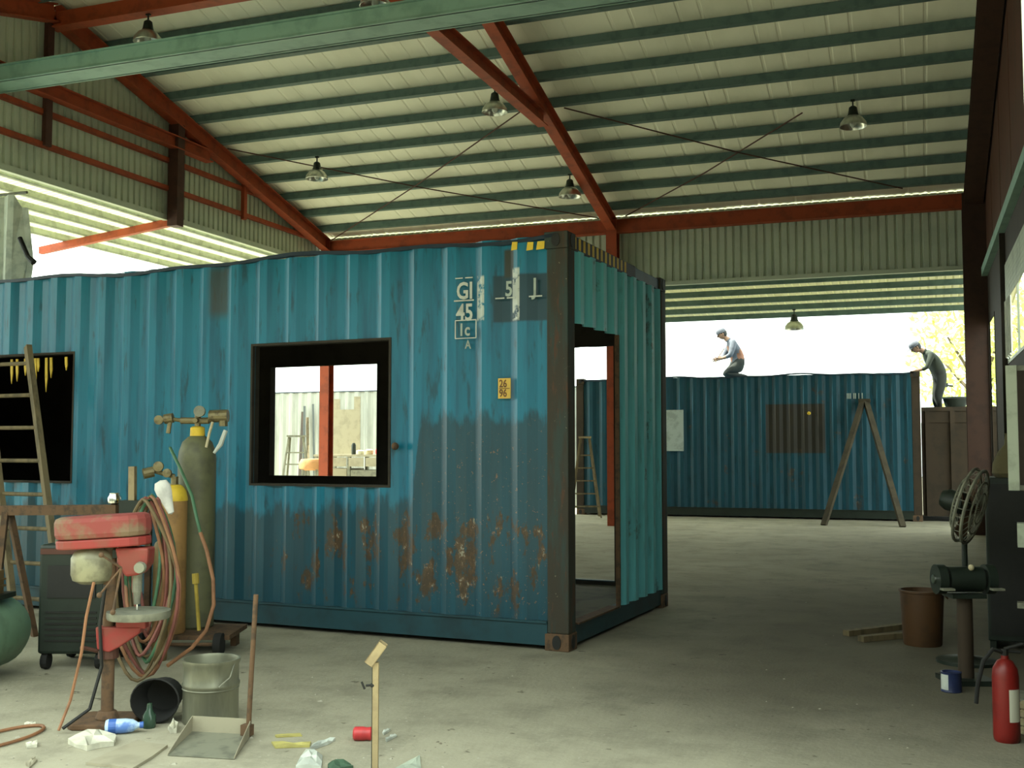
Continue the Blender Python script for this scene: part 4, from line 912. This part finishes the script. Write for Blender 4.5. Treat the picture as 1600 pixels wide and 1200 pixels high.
# foreground roller stand
p = ground(586, 1216); rs = thing('pipe_stand', 'tan square tube post with a tilted open tube head in the foreground', 'stand', (p.x, p.y, 0), RL)
MB().box((-.013, -.013, .012), (.013, .013, .48)).build('post', tan_m, rs, bevel=.002); MB().box((-.015, -.014, -.0), (-.0125, .014, .46)).build('weld_edge', dkgreen_m, rs); MB().box((-.12, -.1, 0), (.12, .1, .012)).build('foot_plate', rust_m, rs)
M_ = Matrix.Translation((.0, 0, .515)) @ Matrix.Rotation(-.95, 4, 'Y')
hd = MB()
for (a, b) in (((-.05, -.028, -.02), (.055, .028, -.016)), ((-.05, -.028, .016), (.055, .028, .02)), ((-.05, -.028, -.02), (.055, -.024, .02)), ((-.05, .024, -.02), (.055, .028, .02))): hd.box(a, b, M_)
hd.build('tube_head', tan_m, rs); MB().box((-.052, -.024, -.016), (-.03, .024, .016), M_).build('tube_mouth', black_m, rs)
MB().tube([(-.01, 0, .385), (-.04, -.01, .385)], .005, 6).tube([(-.058, -.01, .40), (-.045, -.01, .37)], .005, 6).ball((-.012, -.005, .385), .011, 8).build('clamp_screw', black_m, rs)
# litter
p = ground(567, 1157); rc = thing('drinks_can', 'crushed red drinks can lying behind the tan post', 'can', (p.x, p.y, .032), RL)
MB().lathe([(.025, -.045), (.032, -.038), (.033, .0), (.029, .02), (.032, .038), (.025, .045)], 16, M=Matrix.Rotation(PI / 2, 4, 'Y')).build('can_body', canred_m, rc, smooth=True); MB().lathe([(.024, .0455), (.001, .046)], 12, M=Matrix.Rotation(PI / 2, 4, 'Y')).build('can_end', chrome_m, rc)
def scrap(name, pts, m_, label, cat, th=.004, crumple=0.0, group=None):
    g = [ground(*q) for q in pts]; c = sum(g, Vector()) / len(g); n = len(g); rr = random.Random(len(label)); mb = MB(); vs = []
    ring = [(v - c) for v in g]; mids = [(ring[i] + ring[(i+1) % n]) / 2 * rr.uniform(.92, 1.08) for i in range(n)]
    full = [q for i in range(n) for q in (ring[i], mids[i])]; N = len(full)
    z = [th + crumple * rr.random() for _ in full]
    inner = [(q.x * .5, q.y * .5, th + crumple * rr.random() * 1.5) for q in full]
    vs = [(q.x, q.y, zz) for q, zz in zip(full, z)] + inner + [(0, 0, th + crumple)] + [(q.x, q.y, 0.0) for q in full]
    fs = [(i, (i+1) % N, N + (i+1) % N, N + i) for i in range(N)] + [(N + i, N + (i+1) % N, 2 * N) for i in range(N)] + [(2*N+1+i, 2*N+1+(i+1) % N, (i+1) % N, i) for i in range(N)]
    mb.add(vs, fs); o = mb.build(name, m_, None); o.location = (c.x, c.y, .001); tag(o, label, cat, group); return o
scrap('plywood_offcut', [(134, 1196), (205, 1206), (262, 1168), (215, 1160)], pale_m, 'flat pale plywood offcut on the floor in the foreground', 'board', .012)
scrap('crumpled_paper', [(106, 1163), (128, 1148), (180, 1152), (178, 1166), (136, 1174)], paper_m, 'crumpled pale paper on the floor in front of the drill base', 'paper', .004, .03)
scrap('plastic_sheet', [(462, 1200), (478, 1176), (504, 1182), (502, 1202)], plastic_m, 'crumpled clear plastic lying in the foreground', 'plastic', .004, .02)
scrap('paper_strip', [(484, 1174), (488, 1168), (508, 1158), (524, 1157), (512, 1164)], white_m, 'bright white folded paper strip on the floor left of the red can', 'paper', .004, .015)
scrap('yellow_strip', [(424, 1161), (470, 1164), (486, 1160), (484, 1168), (430, 1170)], mat('dull_yellow_tape', (.42, .37, .12), .8), 'dull yellow tape strip lying beside the dustpan', 'tape', .003, .008)
scrap('yellow_strip', [(430, 1149), (470, 1147), (472, 1151), (432, 1153)], mat('dull_yellow_tape', (.42, .37, .12), .8), 'thin yellow tape strip lying further behind the other tape', 'tape', .003, .004)
scrap('pale_sheet', [(618, 1202), (656, 1182), (658, 1204)], mat('pale_green_sheet', (.42, .47, .38), .7), 'pale triangular sheet corner at the bottom edge', 'sheet', .004, .006)
scrap('glass_sliver', [(597, 1146), (606, 1140), (610, 1142), (600, 1149)], plastic_m, 'small clear sliver on the floor just right of the tan post', 'sliver', .003, .01)
scrap('glass_sliver', [(602, 1157), (617, 1149), (620, 1151), (604, 1160)], plastic_m, 'longer clear sliver on the floor right of the tan post', 'sliver', .003, .01)
scrap('white_chip', [(38, 1133), (55, 1130), (56, 1135), (40, 1138)], paper_m, 'white chip on the floor beside the red cable ring', 'chip', .006, .01)
scrap('white_chip', [(40, 1164), (58, 1161), (58, 1168), (42, 1170)], paper_m, 'larger pale chip on the floor in front of the red cable ring', 'chip', .006, .01)
scrap('pale_lump', [(262, 1140), (270, 1133), (279, 1137), (276, 1146), (266, 1147)], paper_m, 'pale crumpled lump beside the galvanised can', 'paper', .01, .03)
scrap('wood_chip', [(40, 1196), (55, 1186), (58, 1190), (46, 1202)], pale_m, 'yellowish wood chip at the bottom left', 'chip', .006, .01)
scrap('green_rag', [(512, 1200), (524, 1194), (548, 1196), (552, 1206), (516, 1208)], mat('green_cloth', (.05, .10, .06), .9), 'dark green rag at the bottom edge beside the tan post', 'rag', .006, .02)
cr = MB(); c0 = ground(2, 1156); cr.tube([(.26 * math.cos(t * PI / 14) * .42, .26 * math.sin(t * PI / 14) * .95, .010) for t in range(28)], .008, 6, closed=True)
o = cr.build('cable_ring', hosetan_m, None, smooth=True); o.location = (c0.x, c0.y, 0); tag(o, 'reddish cable ring lying on the floor at the left edge', 'cable')
gr = MB(); rr = random.Random(12)
for i in range(230):
    if i < 160: q = ground(rr.uniform(0, 700), rr.uniform(1050, 1215))
    else: q = ground(rr.uniform(380, 1500), rr.uniform(860, 1190))
    s = rr.uniform(.003, .009) if i > 25 else rr.uniform(.009, .017); a = rr.uniform(0, PI)
    pts = [(q.x + s * math.cos(a + k_ * 1.57) * rr.uniform(.6, 1.3), q.y + s * math.sin(a + k_ * 1.57) * rr.uniform(.6, 1.3), 0) for k_ in range(4)]
    gr.add(pts + [(q.x + s * .3, q.y, s * .5)], [(0, 1, 4), (1, 2, 4), (2, 3, 4), (3, 0, 4)])
g_ = gr.build('floor_grit', mat('grit', (.36, .34, .27), .9, c2=(.16, .14, .10), scale=3), fl); g_['kind'] = 'stuff'
for i, (a, b) in enumerate(((( 1322, 994), (1412, 983)), ((1345, 1003), (1410, 997)))):
    pa, pb_ = ground(*a), ground(*b); o = MB().bar((pa.x, pa.y, .022), (pb_.x, pb_.y, .022), .06, .04).build('timber_batten', wood_m); tag(o, ('dark timber batten on the floor beside the brown bin, further one', 'dark timber batten on the floor beside the brown bin, nearer one')[i], 'batten', 'battens by the brown bin')

# ------------------------------------------------------------------ right-hand side clutter
p = ground(1442, 1012); bn = thing('waste_bin', 'brown open bin on the floor by the bench grinder', 'bin', (p.x, p.y + .13, 0), 0)
MB().lathe([(.125, 0), (.13, .01), (.148, .365), (.156, .37), (.156, .385), (.142, .385), (.122, .02), (.001, .02)], 28).build('bin_body', brownbin_m, bn, smooth=True)
MB().tube([(.15, -.03, .36), (.17, 0, .33), (.15, .03, .36)], .006, 6).build('handle', brownbin_m, bn)
p = ground(1487, 1083); ct = thing('paint_tin', 'small blue tin with a white label on the floor at right', 'tin', (p.x, p.y + .05, 0), 0)
MB().lathe([(.056, 0), (.058, .005), (.056, .01), (.056, .105), (.059, .11), (.05, .112), (.05, .10), (.001, .10)], 22).build('tin_body', mat('navy_tin', (.02, .03, .09), .4), ct, smooth=True)
m = MB(); n = 6
vs = []
for i in range(n + 1): a = PI * 1.1 + i * .16; vs += [(.0572 * math.cos(a), .0572 * math.sin(a), .015), (.0572 * math.cos(a), .0572 * math.sin(a), .1)]
m.add(vs, [(2*i, 2*i+2, 2*i+3, 2*i+1) for i in range(n)]).build('tin_label', white_m, ct)
gx = thing('bench_grinder', 'dark double-ended bench grinder on a pedestal by the brown bin', 'grinder', (.24, 7.10, 0), RL)
MB().box((-.13, -.12, 0), (.13, .14, .03)).build('base', dkgreen_m, gx); MB().tube([(0, 0, .03), (0, 0, .50)], .045, 14).build('pedestal', skip_m, gx, smooth=True); MB().box((-.1, -.08, .5), (.1, .08, .525)).build('mount_plate', dkgreen_m, gx)
MB().tube([(-.10, 0, .605), (.10, 0, .605)], .075, 18).build('motor', dkgreen_m, gx, smooth=True)
for s in (-1, 1):
    MB().tube([(s * .12, 0, .605), (s * .17, 0, .605)], .088, 20).build('wheel_guard', dkgreen_m, gx, smooth=True); MB().tube([(s * .172, 0, .605), (s * .185, 0, .605)], .028, 12).build('arbor_nut', chrome_m, gx, smooth=True)
    MB().cbox((s * .145, -.12, .56), (.07, .05, .012)).build('tool_rest', greysteel_m, gx)
MB().ball((.02, -.06, .68), .018, 8).build('switch', cream_m, gx)
pfan = thing('pedestal_fan', 'dark pedestal fan with its round guard tilted beside the grinder', 'fan', (.27, 7.75, 0), RL)
MB().lathe([(.19, 0), (.19, .02), (.05, .04), (.03, .06)], 20).build('base', dkgreen_m, pfan, smooth=True); MB().tube([(0, 0, .05), (.0, 0, .95)], .018, 10).build('pole', dkgreen_m, pfan)
MF = Matrix.Translation((-.02, -.10, 1.02)) @ Matrix.Rotation(.33, 4, 'Y') @ Matrix.Rotation(.95, 4, 'Z') @ Matrix.Rotation(PI / 2, 4, 'X')
g = MB()
for r_, zz in ((.24, 0), (.24, .05), (.17, .075), (.10, .085), (.17, -.04), (.10, -.05)): g.tube([MF @ Vector((r_ * math.cos(t * PI / 14), r_ * math.sin(t * PI / 14), zz)) for t in range(28)], .006 if r_ < .2 else .011, 6, closed=True)
for k_ in range(28): t = k_ * PI / 14; g.tube([MF @ Vector((r_ * math.cos(t), r_ * math.sin(t), zz)) for r_, zz in ((.03, .09), (.10, .085), (.17, .075), (.24, .05), (.24, 0), (.17, -.04), (.10, -.05))], .003, 4)
g.build('guard', greysteel_m, pfan)
for k_ in range(4):
    t = k_ * PI / 2; MB().add([MF @ Vector((a * math.cos(t + b), a * math.sin(t + b), zz)) for a, b, zz in ((.03, -.3, .0), (.2, -.32, -.01), (.22, .0, .02), (.19, .3, .045), (.03, .3, .02))], [(0, 1, 2, 3, 4)]).build('blade', rust_m, pfan, solid=.004)
b = MB().lathe([(.05, -.16), (.07, -.12), (.07, -.02), (.03, 0.02), (.001, .03)], 16, M=MF); b.build('motor', dkgreen_m, pfan, smooth=True)
lk = thing('steel_locker', 'tall dark steel locker standing behind the pedestal fan', 'locker', (.60, 8.5, 0), -.06)
MB().box((-.16, -.2, .06), (.14, .3, 1.18)).build('case', dkgreen_m, lk, bevel=.008); MB().box((-.14, -.212, .1), (.12, -.2, 1.14)).build('door', black_m, lk); MB().box((.08, -.23, .75), (.10, -.212, .87)).build('handle', greysteel_m, lk)
for dx in (-.13, .11): MB().box((dx - .02, -.18, 0), (dx + .02, .28, .06)).build('foot', dkgreen_m, lk)
sk2 = MB().lathe([(.12, 0), (.15, .03), (.14, .10), (.09, .18), (.03, .23), (.02, .30), (.03, .31), (.001, .31)], 14, sx=.7, sy=.9).build('tied_sack', mat('drab_sack', (.12, .10, .05), .9), None, smooth=True); sk2.location = (.59, 8.45, 1.18); tag(sk2, 'drab tied sack sitting on top of the dark locker', 'sack')
eb = thing('electrical_cabinet', 'grey electrical cabinet raised on a post at the right edge', 'cabinet', (.60, 6.75, 0), -.07)
MB().box((-.12, -.12, 1.15), (.30, .14, 1.84)).build('case', greysteel_m, eb, bevel=.006); MB().box((-.125, -.10, 1.16), (-.12, .12, 1.83)).build('side_plate', ltgrey_m, eb)
MB().box((-.07, -.128, 1.18), (.28, -.12, 1.81)).build('door', dkwall_m, eb); MB().box((-.128, -.128, 1.15), (-.072, -.121, 1.84)).build('door_jamb', ltgrey_m, eb); MB().box((.20, -.14, 1.45), (.22, -.128, 1.53)).build('handle', black_m, eb)
MB().bar((-.02, 0, 0.02), (-.02, 0, 1.15), .055).build('post', greysteel_m, eb); MB().bar((.24, .02, 0.02), (.24, .02, 1.15), .055).build('post', greysteel_m, eb); MB().box((-.1, -.1, 0), (.3, .12, .02)).build('foot_plate', greysteel_m, eb)
MB().box((-.12, -.13, .98), (-.035, .0, 1.09), Matrix.Translation((-.02, 0, .09)) @ Matrix.Rotation(.12, 4, 'Y')).build('switch_box', cream_m, eb, 'cream switch box'); MB().box((-.09, -.13, .84), (-.02, .0, .97)).build('switch_box', ltgrey_m, eb, 'grey switch box')
MB().box((-.10, -.06, .5), (.26, .02, .53)).build('cross_bar', greysteel_m, eb); MB().tube([(.05, -.06, 1.16), (.06, -.12, .9), (.02, -.1, .5), (.1, -.12, .06)], .009, 6).build('cable', black_m, eb); MB().ball((.02, -.14, .80), .018, 8).build('push_button', cream_m, eb)
p = ground(1575, 1163); ex = thing('fire_extinguisher', 'red fire extinguisher with a black hose at the right edge', 'extinguisher', (p.x, p.y + .06, 0), RL)
MB().lathe([(.052, 0), (.058, .01), (.06, .03), (.06, .30), (.055, .34), (.035, .375), (.018, .385), (.018, .40)], 24).build('cylinder_body', extred_m, ex, smooth=True)
m = MB(); vs = []
for i in range(7): a = -1.75 + i * .17; vs += [(.0606 * math.cos(a), .0606 * math.sin(a), .10), (.0606 * math.cos(a), .0606 * math.sin(a), .25)]
m.add(vs, [(2*i, 2*i+2, 2*i+3, 2*i+1) for i in range(6)]).build('paper_label', paper_m, ex)
MB().tube([(0, 0, .39), (0, 0, .43)], .016, 10).tube([(0, 0, .43), (.08, -.01, .455)], .009, 8).tube([(0, 0, .42), (.07, -.01, .415)], .007, 8).build('valve_handle', black_m, ex)
MB().tube([(-.01, 0, .415), (-.06, -.01, .43), (-.11, -.02, .38), (-.14, -.02, .27), (-.15, -.02, .18)], .010, 8).build('hose', rubber_m, ex, smooth=True)
p = ground(1600, 1152); sc = MB()
for i in range(4): sc.lathe([(.03, i * .04), (.05, i * .04 + .012), (.05, i * .04 + .028), (.03, i * .04 + .04)], 14)
o = sc.build('rope_roll', cream_m, None, smooth=True); o.location = (p.x + .03, p.y + .05, 0); tag(o, 'cream roll of rope standing at the right edge behind the extinguisher', 'rope')
